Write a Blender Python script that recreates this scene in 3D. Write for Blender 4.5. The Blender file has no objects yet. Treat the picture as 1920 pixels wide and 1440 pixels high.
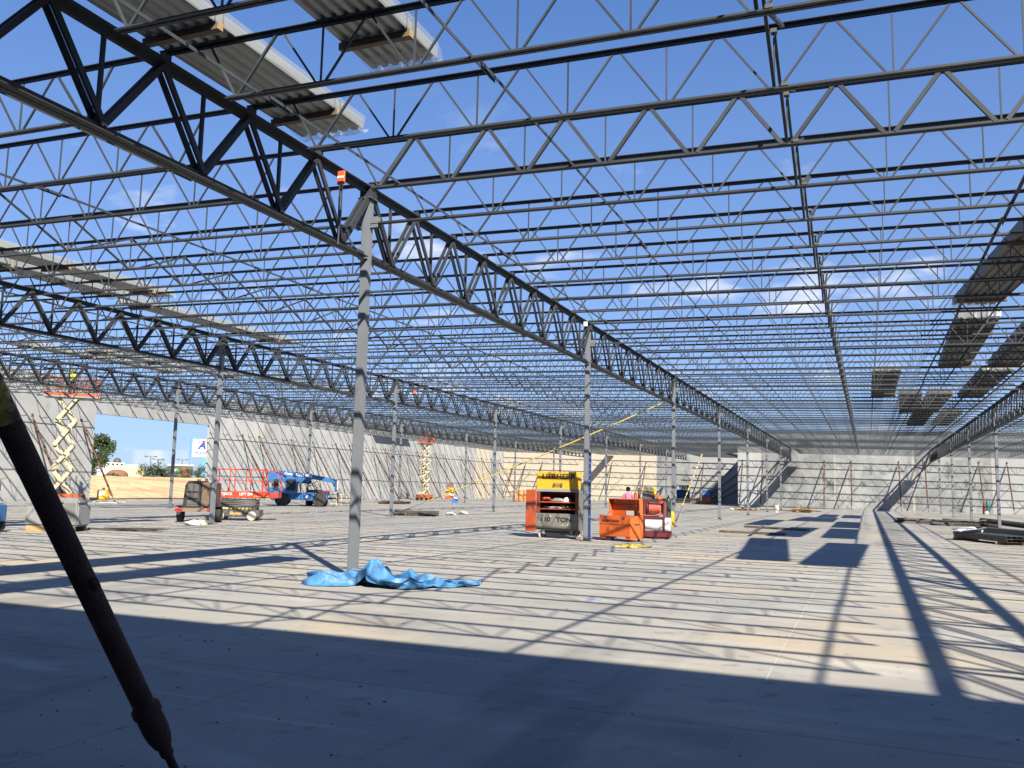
import bpy, bmesh, math, random
from mathutils import Vector, Matrix, noise
random.seed(7)
S = bpy.context.scene
COL = S.collection
PI = math.pi
R = math.radians

# ------------------------------------------------------------------ camera
FPX, PITCH, ROLL, YAW, EYE = 1631.978, 0.11865, 0.02212, 0.38757, 1.6
_f0 = Vector((-math.sin(YAW), math.cos(YAW), 0)); _r0 = Vector((math.cos(YAW), math.sin(YAW), 0)); _u0 = Vector((0, 0, 1))
FWD = _f0*math.cos(PITCH) + _u0*math.sin(PITCH)
_up = _u0*math.cos(PITCH) - _f0*math.sin(PITCH)
RGT = _r0*math.cos(ROLL) + _up*math.sin(ROLL)
UPV = _up*math.cos(ROLL) - _r0*math.sin(ROLL)
EYEP = Vector((0, 0, EYE))
cam_d = bpy.data.cameras.new('camera'); cam = bpy.data.objects.new('camera', cam_d); COL.objects.link(cam)
cam.matrix_world = Matrix(((RGT.x, UPV.x, -FWD.x, 0), (RGT.y, UPV.y, -FWD.y, 0), (RGT.z, UPV.z, -FWD.z, EYE), (0, 0, 0, 1)))
cam_d.sensor_fit = 'HORIZONTAL'; cam_d.sensor_width = 36.0; cam_d.lens = FPX/1920*36
cam_d.clip_start = 0.05; cam_d.clip_end = 6000
S.camera = cam
def ray(x, y): return FWD + RGT*((x-960)/FPX) - UPV*((y-720)/FPX)
def at(x, y, ax, val):
    d = ray(x, y); i = 'XYZ'.index(ax); t = (val-EYEP[i])/d[i]; return EYEP + d*t
def gnd(x, y): return at(x, y, 'Z', 0.0)
def proj(P):
    d = Vector(P)-EYEP; z = d.dot(FWD); return (960+FPX*d.dot(RGT)/z, 720-FPX*d.dot(UPV)/z, z)

# ------------------------------------------------------------------ light
SKYG, SKYS, SKYV, SKYT = 0.6, 1.2, 1.0, (1.12, 1.5, 2.3, 1)                          # tone of the blue
SUNDIR = Vector((-0.89, 0.97, -1.0)).normalized()      # the way the sunlight travels
ELEV = math.asin(-SUNDIR.z); AZ = math.atan2(-SUNDIR.x, -SUNDIR.y)     # where the sun stands
sun_d = bpy.data.lights.new('sun', 'SUN'); sun = bpy.data.objects.new('sun', sun_d); COL.objects.link(sun)
sun.rotation_euler = SUNDIR.to_track_quat('-Z', 'Y').to_euler(); sun.location = (20, -20, 40)
sun_d.energy = 5.0; sun_d.angle = R(0.53); sun_d.color = (1.0, 0.92, 0.77)
W = bpy.data.worlds.new('World'); S.world = W; W.use_nodes = True
wn, wl = W.node_tree.nodes, W.node_tree.links
for n in list(wn): wn.remove(n)
out = wn.new('ShaderNodeOutputWorld'); bg = wn.new('ShaderNodeBackground'); sky = wn.new('ShaderNodeTexSky')
sky.sky_type = 'NISHITA'; sky.sun_disc = False; sky.sun_elevation = ELEV; sky.sun_rotation = AZ
sky.altitude = 200; sky.air_density = 1.0; sky.dust_density = 0.3; sky.ozone_density = 3.0
# fair-weather clouds: noise on a plane of cloud height, spread over the whole sky
tc = wn.new('ShaderNodeTexCoord'); sep = wn.new('ShaderNodeSeparateXYZ'); wl.new(tc.outputs['Generated'], sep.inputs[0])
bg.inputs['Strength'].default_value = 0.058
def wmath(op, a, b=None, c=None):
    m = wn.new('ShaderNodeMath'); m.operation = op
    for i, v in enumerate((a, b, c)):
        if v is None: continue
        if isinstance(v, (int, float)): m.inputs[i].default_value = v
        else: wl.new(v, m.inputs[i])
    return m.outputs[0]
zc = wmath('MAXIMUM', sep.outputs['Z'], 0.03)
zc2 = wmath('ADD', zc, 0.22)
cx = wmath('DIVIDE', sep.outputs['X'], zc2); cy = wmath('DIVIDE', sep.outputs['Y'], zc2)
comb = wn.new('ShaderNodeCombineXYZ'); wl.new(cx, comb.inputs[0]); wl.new(cy, comb.inputs[1])
nz = wn.new('ShaderNodeTexNoise'); nz.inputs['Scale'].default_value = 2.6; nz.inputs['Detail'].default_value = 9; nz.inputs['Roughness'].default_value = 0.56
mp = wn.new('ShaderNodeMapping'); mp.inputs['Location'].default_value = (2.3, 4.9, 0); wl.new(comb.outputs[0], mp.inputs[0]); wl.new(mp.outputs[0], nz.inputs['Vector'])
cr = wn.new('ShaderNodeMapRange'); cr.inputs['From Min'].default_value = 0.575; cr.inputs['From Max'].default_value = 0.74
wl.new(nz.outputs['Fac'], cr.inputs['Value'])
el = wn.new('ShaderNodeMapRange'); el.inputs['From Min'].default_value = 0.44; el.inputs['From Max'].default_value = 0.27; wl.new(sep.outputs['Z'], el.inputs['Value'])      # the clouds bank up towards the horizon
fac = wmath('MULTIPLY', wmath('MULTIPLY', cr.outputs[0], el.outputs[0]), 0.88)
mix = wn.new('ShaderNodeMixRGB'); wl.new(fac, mix.inputs['Fac']); 
gm = wn.new('ShaderNodeGamma'); gm.inputs['Gamma'].default_value = SKYG; wl.new(sky.outputs[0], gm.inputs['Color'])
hs = wn.new('ShaderNodeHueSaturation'); hs.inputs['Saturation'].default_value = SKYS; hs.inputs['Value'].default_value = SKYV; wl.new(gm.outputs[0], hs.inputs['Color'])
tint = wn.new('ShaderNodeMixRGB'); tint.blend_type = 'MULTIPLY'; tint.inputs['Fac'].default_value = 1; tint.inputs['Color2'].default_value = SKYT; wl.new(hs.outputs[0], tint.inputs['Color1'])
hz = wn.new('ShaderNodeMapRange'); hz.inputs['From Min'].default_value = 0.50; hz.inputs['From Max'].default_value = 0.10; hz.inputs['To Max'].default_value = 0.24; wl.new(sep.outputs['Z'], hz.inputs['Value'])
pale = wn.new('ShaderNodeMixRGB'); pale.inputs['Color2'].default_value = (4.1, 5.2, 7.0, 1); wl.new(hz.outputs[0], pale.inputs['Fac']); wl.new(tint.outputs[0], pale.inputs['Color1'])
wl.new(pale.outputs[0], mix.inputs['Color1']); mix.inputs['Color2'].default_value = (8.6, 8.7, 9.0, 1)
wl.new(mix.outputs[0], bg.inputs['Color']); wl.new(bg.outputs[0], out.inputs['Surface'])
S.view_settings.view_transform = 'Standard'; S.view_settings.look = 'None'; S.view_settings.gamma = 1.0
S.view_settings.exposure = 1.2
try: S.view_settings.use_curve_mapping = False
except Exception: pass

# ------------------------------------------------------------------ mesh helpers
class MB:
    def __init__(s): s.v = []; s.f = []
    def hexa(s, c):
        n = len(s.v); s.v += [tuple(p) for p in c]
        s.f += [tuple(n+i for i in q) for q in ((0,3,2,1),(4,5,6,7),(0,1,5,4),(1,2,6,5),(2,3,7,6),(3,0,4,7))]
        return s
    def box(s, x0, x1, y0, y1, z0, z1):
        return s.hexa([(x0,y0,z0),(x1,y0,z0),(x1,y1,z0),(x0,y1,z0),(x0,y0,z1),(x1,y0,z1),(x1,y1,z1),(x0,y1,z1)])
    def cbox(s, c, sz, M=None):
        hx, hy, hz = sz[0]/2, sz[1]/2, sz[2]/2; c = Vector(c)
        P = [Vector(p) for p in ((-hx,-hy,-hz),(hx,-hy,-hz),(hx,hy,-hz),(-hx,hy,-hz),(-hx,-hy,hz),(hx,-hy,hz),(hx,hy,hz),(-hx,hy,hz))]
        if M is not None: P = [M @ p for p in P]
        return s.hexa([c+p for p in P])
    def frame(s, p0, p1, up=(0,0,1)):
        p0 = Vector(p0); p1 = Vector(p1); d = (p1-p0).normalized(); u = Vector(up)
        if abs(d.dot(u.normalized())) > .99: u = Vector((1,0,0)) if abs(d.x) < .9 else Vector((0,1,0))
        sd = d.cross(u).normalized(); u = sd.cross(d).normalized(); return p0, p1, sd, u
    def beam(s, p0, p1, w, h, up=(0,0,1), w2=None, h2=None):
        p0, p1, sd, u = s.frame(p0, p1, up); w2 = w if w2 is None else w2; h2 = h if h2 is None else h2
        a = [p0+sd*x*w/2+u*y*h/2 for x, y in ((-1,-1),(1,-1),(1,1),(-1,1))]
        b = [p1+sd*x*w2/2+u*y*h2/2 for x, y in ((-1,-1),(1,-1),(1,1),(-1,1))]
        n = len(s.v); s.v += [tuple(p) for p in a+b]
        s.f += [tuple(n+i for i in q) for q in ((0,1,2,3),(7,6,5,4),(0,4,5,1),(1,5,6,2),(2,6,7,3),(3,7,4,0))]
        return s
    def prism(s, prof, p0, p1, up=(0,0,1)):           # prof: (side, up) pairs, counter-clockwise
        p0, p1, sd, u = s.frame(p0, p1, up); n = len(s.v); m = len(prof)
        s.v += [tuple(p0+sd*a+u*b) for a, b in prof] + [tuple(p1+sd*a+u*b) for a, b in prof]
        s.f.append(tuple(n+i for i in range(m))); s.f.append(tuple(n+m+i for i in reversed(range(m))))
        for i in range(m): j = (i+1) % m; s.f.append((n+i, n+m+i, n+m+j, n+j))
        return s
    def tube(s, p0, p1, r, n=10, r2=None, cap=True):
        p0, p1, sd, u = s.frame(p0, p1); r2 = r if r2 is None else r2; b = len(s.v)
        for P, q in ((p0, r), (p1, r2)):
            for i in range(n): a = 2*PI*i/n; s.v.append(tuple(P+sd*math.cos(a)*q+u*math.sin(a)*q))
        for i in range(n): j = (i+1) % n; s.f.append((b+i, b+n+i, b+n+j, b+j))
        if cap: s.f.append(tuple(b+i for i in range(n))); s.f.append(tuple(b+n+i for i in reversed(range(n))))
        return s
    def path(s, pts, r, n=6):
        for a, b in zip(pts[:-1], pts[1:]): s.tube(a, b, r, n)
        return s
    def lathe(s, prof, n=16, M=None):                 # prof: (radius, z)
        b = len(s.v); M = M or Matrix.Identity(4)
        for r, z in prof:
            for i in range(n): a = 2*PI*i/n; s.v.append(tuple(M @ Vector((r*math.cos(a), r*math.sin(a), z))))
        for k in range(len(prof)-1):
            for i in range(n): j = (i+1) % n; s.f.append((b+k*n+i, b+k*n+j, b+k*n+n+j, b+k*n+n+i))
        s.f.append(tuple(b+i for i in reversed(range(n)))); s.f.append(tuple(b+(len(prof)-1)*n+i for i in range(n)))
        return s
    def mesh(s, name, mat=None, bev=0, smooth=False, seg=1):
        me = bpy.data.meshes.new(name); me.from_pydata(s.v, [], s.f); me.update()
        if bev or smooth:
            bm = bmesh.new(); bm.from_mesh(me); bmesh.ops.recalc_face_normals(bm, faces=bm.faces)
            if bev:
                es = [e for e in bm.edges if len(e.link_faces) == 2 and e.calc_face_angle(0) > .5]
                bmesh.ops.bevel(bm, geom=es, offset=bev, segments=seg, affect='EDGES', clamp_overlap=True)
            if smooth:
                for f in bm.faces: f.smooth = True
                for e in bm.edges:
                    if len(e.link_faces) == 2 and e.calc_face_angle(0) > .65: e.smooth = False
            bm.to_mesh(me); bm.free()
        if mat: me.materials.append(mat)
        return me
    def build(s, name, mat, parent=None, bev=0, smooth=False, loc=None, seg=1):
        return link(name, s.mesh(name, mat, bev, smooth, seg), parent, loc)
def link(name, me, parent=None, loc=None, rz=0):
    o = bpy.data.objects.new(name, me); COL.objects.link(o)
    if parent: o.parent = parent
    if loc is not None: o.location = loc
    if rz: o.rotation_euler = (0, 0, rz)
    return o
def tag(o, label, cat, group=None):
    o['label'] = label; o['category'] = cat
    if group: o['group'] = group
    return o
def thing(name, label, cat, loc=(0,0,0), rz=0, group=None):
    o = bpy.data.objects.new(name, None); COL.objects.link(o); o.location = loc; o.rotation_euler = (0, 0, rz); o.empty_display_size = .2
    return tag(o, label, cat, group)
def struct(o): o['kind'] = 'structure'; return o
def copy_tree(o, parent=None):
    c = o.copy(); COL.objects.link(c); c.parent = parent
    for ch in o.children: copy_tree(ch, c)
    return c
def text(body, size, parent, mat, loc, rot=(PI/2, 0, 0), bold=.012, name='lettering', align='CENTER', sx=1.0, shear=0):
    cu = bpy.data.curves.new('lettering', 'FONT'); cu.body = body; cu.size = size; cu.extrude = .003; cu.offset = bold*size; cu.align_x = align; cu.align_y = 'CENTER'; cu.shear = shear; cu.resolution_u = 3
    t = bpy.data.objects.new('tmp', cu); COL.objects.link(t)
    me = bpy.data.meshes.new_from_object(t.evaluated_get(bpy.context.evaluated_depsgraph_get())); bpy.data.objects.remove(t)
    me.materials.clear(); me.materials.append(mat)
    o = link(name, me, parent, loc); o.rotation_euler = rot; o.scale = (sx, 1, 1); return o
ORD = ['', 'first', 'second', 'third', 'fourth', 'fifth', 'sixth', 'seventh', 'eighth', 'ninth', 'tenth', 'eleventh', 'twelfth', 'thirteenth', 'fourteenth', 'fifteenth', 'sixteenth', 'seventeenth', 'eighteenth', 'nineteenth', 'twentieth']

# ------------------------------------------------------------------ materials
def mat(name, c, rough=.6, metal=0, c2=None, scale=3.0, detail=6, lo=.35, hi=.65, bump=0, bscale=40, spec=.4, stretch=None, world=False, k=.74):
    c = tuple(x*k for x in c); c2 = tuple(x*k for x in c2) if c2 else None
    m = bpy.data.materials.new(name); m.use_nodes = True; nt = m.node_tree; b = nt.nodes['Principled BSDF']
    b.inputs['Base Color'].default_value = (*c, 1); b.inputs['Roughness'].default_value = rough; b.inputs['Metallic'].default_value = metal
    b.inputs['Specular IOR Level'].default_value = spec
    if c2 or bump:
        t = nt.nodes.new('ShaderNodeTexCoord'); mpn = nt.nodes.new('ShaderNodeMapping'); 
        if world: g = nt.nodes.new('ShaderNodeNewGeometry'); nt.links.new(g.outputs['Position'], mpn.inputs[0])
        else: nt.links.new(t.outputs['Object'], mpn.inputs[0])
        if stretch: mpn.inputs['Scale'].default_value = stretch
    if c2:
        n = nt.nodes.new('ShaderNodeTexNoise'); n.inputs['Scale'].default_value = scale; n.inputs['Detail'].default_value = detail; n.inputs['Roughness'].default_value = .62
        r = nt.nodes.new('ShaderNodeMapRange'); r.inputs['From Min'].default_value = lo; r.inputs['From Max'].default_value = hi
        x = nt.nodes.new('ShaderNodeMixRGB'); x.inputs['Color1'].default_value = (*c, 1); x.inputs['Color2'].default_value = (*c2, 1)
        nt.links.new(mpn.outputs[0], n.inputs['Vector']); nt.links.new(n.outputs['Fac'], r.inputs['Value']); nt.links.new(r.outputs[0], x.inputs['Fac']); nt.links.new(x.outputs[0], b.inputs['Base Color'])
    if bump:
        n2 = nt.nodes.new('ShaderNodeTexNoise'); n2.inputs['Scale'].default_value = bscale; n2.inputs['Detail'].default_value = 4
        bp = nt.nodes.new('ShaderNodeBump'); bp.inputs['Strength'].default_value = bump; bp.inputs['Distance'].default_value = .02
        nt.links.new(mpn.outputs[0], n2.inputs['Vector']); nt.links.new(n2.outputs['Fac'], bp.inputs['Height']); nt.links.new(bp.outputs[0], b.inputs['Normal'])
    return m
def layer(m, c, scale, lo, hi, amt=1.0, stretch=(1,1,1), coord='Object', detail=5, loc=(0,0,0), k=.74):
    """lay one more noise-shaped stain over a material's colour"""
    c = tuple(q*k for q in c); nt = m.node_tree; b = nt.nodes['Principled BSDF']; src = b.inputs['Base Color'].links[0].from_socket
    t = nt.nodes.new('ShaderNodeTexCoord'); mpn = nt.nodes.new('ShaderNodeMapping'); mpn.inputs['Scale'].default_value = stretch; mpn.inputs['Location'].default_value = loc
    n = nt.nodes.new('ShaderNodeTexNoise'); n.inputs['Scale'].default_value = scale; n.inputs['Detail'].default_value = detail; n.inputs['Roughness'].default_value = .6
    r = nt.nodes.new('ShaderNodeMapRange'); r.inputs['From Min'].default_value = lo; r.inputs['From Max'].default_value = hi; r.inputs['To Max'].default_value = amt
    x = nt.nodes.new('ShaderNodeMixRGB'); x.inputs['Color2'].default_value = (*c, 1)
    if coord == 'World':
        g = nt.nodes.new('ShaderNodeNewGeometry'); nt.links.new(g.outputs['Position'], mpn.inputs[0])
    else: nt.links.new(t.outputs[coord], mpn.inputs[0])
    nt.links.new(mpn.outputs[0], n.inputs['Vector']); nt.links.new(n.outputs['Fac'], r.inputs['Value']); nt.links.new(r.outputs[0], x.inputs['Fac'])
    nt.links.new(src, x.inputs['Color1']); nt.links.new(x.outputs[0], b.inputs['Base Color'])
    return m
def vary(m, lo=.82, hi=1.14):
    nt = m.node_tree; b = nt.nodes['Principled BSDF']; src = b.inputs['Base Color'].links[0].from_socket
    oi = nt.nodes.new('ShaderNodeObjectInfo'); r = nt.nodes.new('ShaderNodeMapRange'); r.inputs['To Min'].default_value = lo; r.inputs['To Max'].default_value = hi
    x = nt.nodes.new('ShaderNodeMixRGB'); x.blend_type = 'MULTIPLY'; x.inputs['Fac'].default_value = 1
    nt.links.new(oi.outputs['Random'], r.inputs['Value']); nt.links.new(src, x.inputs['Color1']); nt.links.new(r.outputs[0], x.inputs['Color2']); nt.links.new(x.outputs[0], b.inputs['Base Color'])
M = {}
M['steel'] = mat('grey_primer_steel', (.082,.098,.120), .6, 0, (.062,.072,.088), 2.2, spec=.3, k=.60)
M['girder'] = mat('grey_primer_girder', (.076,.088,.106), .6, 0, (.056,.060,.068), 1.6, spec=.3, k=.50)
M['column'] = mat('grey_painted_column', (.205,.226,.258), .55, 0, (.17,.185,.205), 1.2)
M['plate'] = mat('plate_steel', (.15,.15,.15), .6, 0, (.10,.09,.08), 6)
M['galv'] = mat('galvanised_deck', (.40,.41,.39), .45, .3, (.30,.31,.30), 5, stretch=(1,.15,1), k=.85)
M['galvshaded'] = mat('shaded_galvanised_deck', (.17,.165,.15), .6, .1, (.11,.108,.10), 5, stretch=(1,.15,1))  # same deck as galv, with the shade on its underside put into the colour
M['lumber'] = mat('sawn_lumber', (.50,.33,.16), .8, 0, (.38,.24,.11), 12, stretch=(.2,3,3))
M['oldlumber'] = mat('weathered_lumber', (.21,.15,.10), .85, 0, (.13,.095,.065), 9, stretch=(.3,3,3))
M['rust'] = mat('rusty_pipe', (.13,.058,.038), .8, 0, (.065,.034,.028), 5, bump=.2, bscale=60)
M['rustdark'] = mat('dark_rusty_pipe', (.085,.032,.022), .8, 0, (.035,.016,.013), 11, bump=.6, bscale=70)
M['yellow'] = mat('yellow_paint', (.75,.42,.02), .5, 0, (.66,.36,.02), 3)
M['yellowband'] = mat('yellow_plastic', (.80,.62,.06), .5)
M['yelworn'] = mat('worn_yellow_paint', (.50,.38,.05), .7, 0, (.07,.03,.02), 14, lo=.42, hi=.56)
M['orange'] = mat('orange_paint', (.78,.16,.03), .45, 0, (.70,.14,.03), 3)
M['orangedark'] = mat('orange_red_paint', (.52,.10,.03), .5, 0, (.42,.08,.03), 4)
M['interior'] = mat('brown_red_interior', (.22,.05,.03), .6)
M['redlift'] = mat('red_lift_paint', (.72,.065,.035), .45, 0, (.60,.06,.035), 4)
M['cream'] = mat('cream_lift_paint', (.62,.56,.38), .5, 0, (.50,.45,.31), 4)
M['black'] = mat('black_paint', (.025,.025,.027), .5, 0, (.04,.038,.035), 5)
M['rubber'] = mat('rubber', (.03,.03,.03), .85, 0, (.05,.048,.045), 9)
M['white'] = mat('white_paint', (.78,.77,.74), .5, 0, (.70,.68,.64), 5)
M['maroon'] = mat('maroon_paint', (.20,.02,.03), .5, 0, (.15,.02,.025), 5)
M['greybox'] = mat('grey_cabinet', (.30,.31,.31), .55, 0, (.24,.245,.25), 3)
M['scuffgrey'] = layer(mat('scuffed_grey_panel', (.22,.22,.21), .55, 0, (.17,.17,.16), 5), (.62,.58,.22), 6, .60, .66, .8)
M['blue'] = mat('blue_machine_paint', (.03,.17,.46), .4, 0, (.03,.14,.38), 3)
M['bluedark'] = mat('dark_blue_panel', (.015,.05,.20), .45)
M['teal'] = mat('teal_paint', (.05,.20,.22), .5)
M['darkgreen'] = mat('dark_green_cylinder', (.03,.07,.06), .4)
M['brown'] = mat('brown_metal', (.20,.13,.09), .6, 0, (.13,.09,.07), 6)
M['glass'] = mat('dark_glass', (.03,.04,.05), .1, spec=.6)
M['skin'] = mat('skin', (.45,.25,.17), .6)
M['hair'] = mat('dark_hair', (.02,.015,.012), .7)
M['pink'] = mat('pink_shirt', (.72,.20,.36), .8, 0, (.64,.16,.30), 8)
M['jeans'] = mat('work_jeans', (.06,.08,.13), .85)
M['hivis'] = mat('hi_vis_yellow', (.55,.72,.04), .7)
M['hivisorange'] = mat('hi_vis_orange', (.85,.18,.03), .7)
M['darkcloth'] = mat('dark_work_clothes', (.035,.035,.045), .85)
M['hose'] = mat('red_hose', (.62,.15,.11), .6)
M['paper'] = mat('paper_sheet', (.78,.78,.86), .7, 0, (.68,.68,.78), 4)
M['tube'] = mat('dark_steel_tube', (.09,.09,.095), .5, 0, (.06,.055,.055), 6)
M['rebar'] = mat('dark_scrap_steel', (.06,.055,.05), .7, 0, (.12,.08,.05), 8)
M['cable'] = mat('steel_cable', (.10,.09,.08), .6)
M['tyregrey'] = mat('non_marking_tyre', (.62,.60,.56), .8, 0, (.50,.48,.44), 7)
M['lift_grey'] = mat('dark_grey_chassis', (.085,.09,.095), .5, 0, (.13,.125,.115), 5)
M['blacktext'] = mat('black_lettering', (.02,.02,.02), .6)
M['whitetext'] = mat('white_lettering', (.8,.8,.8), .6)
M['orangetag'] = mat('orange_tag', (.90,.13,.03), .6)
M['pvc'] = mat('brown_plastic_pipe', (.10,.075,.05), .6, 0, (.06,.05,.04), 5)
# plastic wrap and tarpaulin
def film(name, c, alpha, rough=.3):
    m = mat(name, c, rough); nt = m.node_tree; b = nt.nodes['Principled BSDF']; b.inputs['Alpha'].default_value = alpha
    return m
M['wrap'] = film('plastic_wrap', (.58,.63,.63), .26)
M['tarp'] = mat('blue_tarpaulin', (.035,.20,.50), .62, 0, (.07,.25,.50), 5, spec=.45, bump=.3, bscale=18)
layer(M['tarp'], (.33,.40,.46), 3.2, .55, .72, .8)
# concrete
M['floor'] = mat('floor_concrete', (.455,.435,.39), .80, 0, (.365,.355,.33), .30, detail=10, lo=.36, hi=.64, bump=.12, bscale=22, spec=.22, world=True, k=.73)
layer(M['floor'], (.34,.345,.345), .10, .44, .58, .55, coord='World', loc=(3.3,1.2,0), detail=8)      # greyer, damper areas
layer(M['floor'], (.58,.475,.33), .21, .51, .64, .62, coord='World', loc=(7,5,0), detail=10)             # tan mud tracked in
layer(M['floor'], (.25,.25,.245), .37, .54, .68, .62, coord='World', loc=(4,9,0), detail=9)
layer(M['floor'], (.58,.555,.50), .9, .54, .70, .55, stretch=(.25,1.6,1), coord='World', loc=(11,3,0), detail=10)
layer(M['floor'], (.20,.20,.195), .55, .57, .65, .50, stretch=(1,.12,1), coord='World', loc=(6,2,0), detail=4)       # tyre marks
layer(M['floor'], (.62,.60,.56), 1.3, .64, .72, .55, stretch=(.12,4.0,1), coord='World', loc=(1,13,0), detail=5)     # trowel and scrape marks
layer(M['floor'], (.66,.645,.61), .55, .60, .70, .45, stretch=(.6,1.5,1), coord='World', loc=(21,5,0), detail=12)
layer(M['floor'], (.60,.58,.53), 5.0, .62, .74, .5, coord='World', loc=(2,3,0), detail=8)                               # dust
layer(M['floor'], (.20,.195,.18), 3.0, .58, .72, .7, coord='World', loc=(1,7,0), detail=9)
layer(M['floor'], (.22,.20,.17), 14, .66, .72, .65, coord='World', loc=(8,2,0))
M['joint'] = mat('floor_joint', (.62,.60,.55), .9)
M['panel'] = mat('grey_wall_concrete', (.44,.45,.46), .85, 0, (.35,.36,.37), .45, detail=9, bump=.1, bscale=10, world=True)
layer(M['panel'], (.47,.44,.36), .28, .55, .70, .45, stretch=(1,1,1.6), coord='World')
layer(M['panel'], (.20,.205,.21), .7, .58, .72, .5, stretch=(1,1,.6), coord='World', loc=(5,2,1), detail=8)
layer(M['panel'], (.38,.26,.15), .5, .66, .76, .5, stretch=(1.5,1.5,.35), coord='World', loc=(2,6,4))
M['panelmott'] = mat('mottled_wall_concrete', (.36,.375,.385), .85, 0, (.25,.26,.268), .55, detail=10, lo=.40, hi=.60, bump=.1, bscale=10, world=True)
layer(M['panelmott'], (.43,.425,.39), .24, .52, .66, .5, coord='World', loc=(2,0,3), detail=8)
layer(M['panelmott'], (.07,.075,.075), 1.1, .55, .68, .75, stretch=(1,1,.6), coord='World', loc=(3,1,8), detail=10)
layer(M['panelmott'], (.14,.145,.145), .33, .54, .66, .55, stretch=(1,1,.5), coord='World', loc=(7,1,3), detail=9)
layer(M['panelmott'], (.50,.50,.47), 2.2, .60, .70, .5, coord='World', loc=(9,1,2), detail=9)
M['panelcream'] = mat('cream_wall_concrete', (.57,.515,.415), .85, 0, (.51,.465,.38), .4, detail=7, bump=.08, bscale=10, world=True)
M['palejoint'] = mat('pale_joint_sealant', (.44,.425,.39), .9, 0, (.36,.35,.33), 2)
M['dirt'] = mat('bare_dirt', (.50,.37,.20), .95, 0, (.36,.26,.14), .5, detail=9, bump=.6, bscale=5, world=True, k=1.12)
layer(M['dirt'], (.42,.20,.09), .18, .52, .66, .7, coord='World', detail=9)
layer(M['dirt'], (.22,.15,.08), 1.2, .55, .70, .6, coord='World', loc=(3,8,1), detail=9)
layer(M['dirt'], (.62,.50,.32), .6, .55, .70, .6, stretch=(1,.4,1), coord='World', loc=(9,2,1), detail=9)
M['ground'] = mat('site_ground', (.30,.25,.17), .95, 0, (.20,.19,.11), .06, detail=8, world=True)
vary(M['steel'], .75, 1.2); vary(M['girder'], .8, 1.15); vary(M['panel'], .90, 1.08); vary(M['panelmott'], .85, 1.10); vary(M['panelcream'], .95, 1.04); vary(M['rust'], .7, 1.4); vary(M['floor'], .985, 1.015)
for n_ in ('orange','orangedark','yellow','redlift','blue','greybox','maroon','cream'): layer(M[n_], (.16,.13,.11), 9, .60, .72, .55, detail=8); layer(M[n_], (.55,.50,.44), 22, .64, .70, .35, detail=6, loc=(3,1,4))

# ------------------------------------------------------------------ setting: ground, slab, dirt
GX0, SX, GY0, BY = -8.177, 14.648, 13.019, 13.381           # grid of the columns
SLOPE = -0.0183
def zr(x): return 6.98 + SLOPE*(x-GX0)                       # top of the joists: the roof drains to the right
XL, YN, YF, YB, XJ = -52.121, -0.4, 106.6, 124.9, -14.24     # faces of left, near, far, rear walls and the jog
WALLH = 8.81
b = MB(); b.box(-2500, 2500, -2500, 2500, -.6, -.12); struct(b.build('ground', M['ground']))
b = MB(); b.box(XL-.2, 36.0, YN-.2, YF+.2, -.10, -.004); b.box(XL-.2, XJ+.2, YF+.2, YB+.2, -.10, -.004)
floor = struct(b.build('floor', M['joint']))
px, py = SX/2, BY/2
pm = MB().box(.003, px-.003, .003, py-.003, -.06, 0).mesh('slab_panel', M['floor'])
pn = MB().box(.005, px/2-.005, .005, py-.005, -.06, 0).mesh('slab_panel', M['floor'])
for i in range(12):
    for j in range(19):
        x, y = XL+i*px, YN+.038+j*py
        if y > YF-1 and x > XJ-4: continue
        if 4 <= i <= 8 and j < 8:                              # near the camera the saw cuts show at quarter bays
            link('slab_panel', pn, floor, (x, y, 0)); link('slab_panel', pn, floor, (x+px/2, y, 0))
        else: link('slab_panel', pm, floor, (x, y, 0))
# dirt outside the big opening: an apron that rises to a low bank
def hill(x, y):
    t = min(1, max(0, (-57-x)/20)); s = t*t*(3-2*t)
    t2 = min(1, max(0, (-92-x)/25)); s *= 1-.75*t2*t2*(3-2*t2)
    h = -.10 + s*(1.98 + .10*noise.noise(Vector((x*.07, y*.07, 2)))) + .10*s*noise.noise(Vector((x*.5, y*.5, 0))) + .06*noise.noise(Vector((x*1.7, y*1.7, 5))) + .05*abs(noise.noise(Vector((x*.9, y*2.4, 9))))
    return h
me = bpy.data.meshes.new('dirt_bank'); nx, ny = 90, 150; vs, fs = [], []
for i in range(nx):
    for j in range(ny):
        x = XL-.3 - (i/(nx-1))**1.3*78; y = 5 + j/(ny-1)*170; vs.append((x, y, hill(x, y)))
for i in range(nx-1):
    for j in range(ny-1): a = i*ny+j; fs.append((a, a+1, a+ny+1, a+ny))
me.from_pydata(vs, [], fs); me.materials.append(M['dirt'])
for p in me.polygons: p.use_smooth = True
struct(link('dirt_bank', me))

# ------------------------------------------------------------------ tilt-up concrete walls, panel by panel
def wall(name, label, axis, pos, thick, spans, mats, h=WALLH, z0=-.10):
    t = thing(name, label, 'wall')
    for (a, c, lo, hi), mm in zip(spans, mats):
        g = .006; bb = MB()
        if axis == 'X': bb.box(min(pos, pos+thick), max(pos, pos+thick), a+g, c-g, lo, hi)
        else: bb.box(a+g, c-g, min(pos, pos+thick), max(pos, pos+thick), lo, hi)
        bb.build('panel', M[mm], t, bev=.012)
    return t
sp, mm = [], []
for a, c in ((-.6,7.3),(7.3,15.2),(15.2,23.2),(23.2,31.3),(31.3,39.4),(39.4,47.35)): sp.append((a, c, -.1, WALLH)); mm.append('panel')
sp += [(47.35,53.3,6.32,7.75),(53.3,59.3,6.32,7.75)]; mm += ['panel','panel']
ed = [59.3,66.6,73.9,81.3,88.7,96.1,103.5,109.2,114.6,119.8,125.1]
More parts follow.
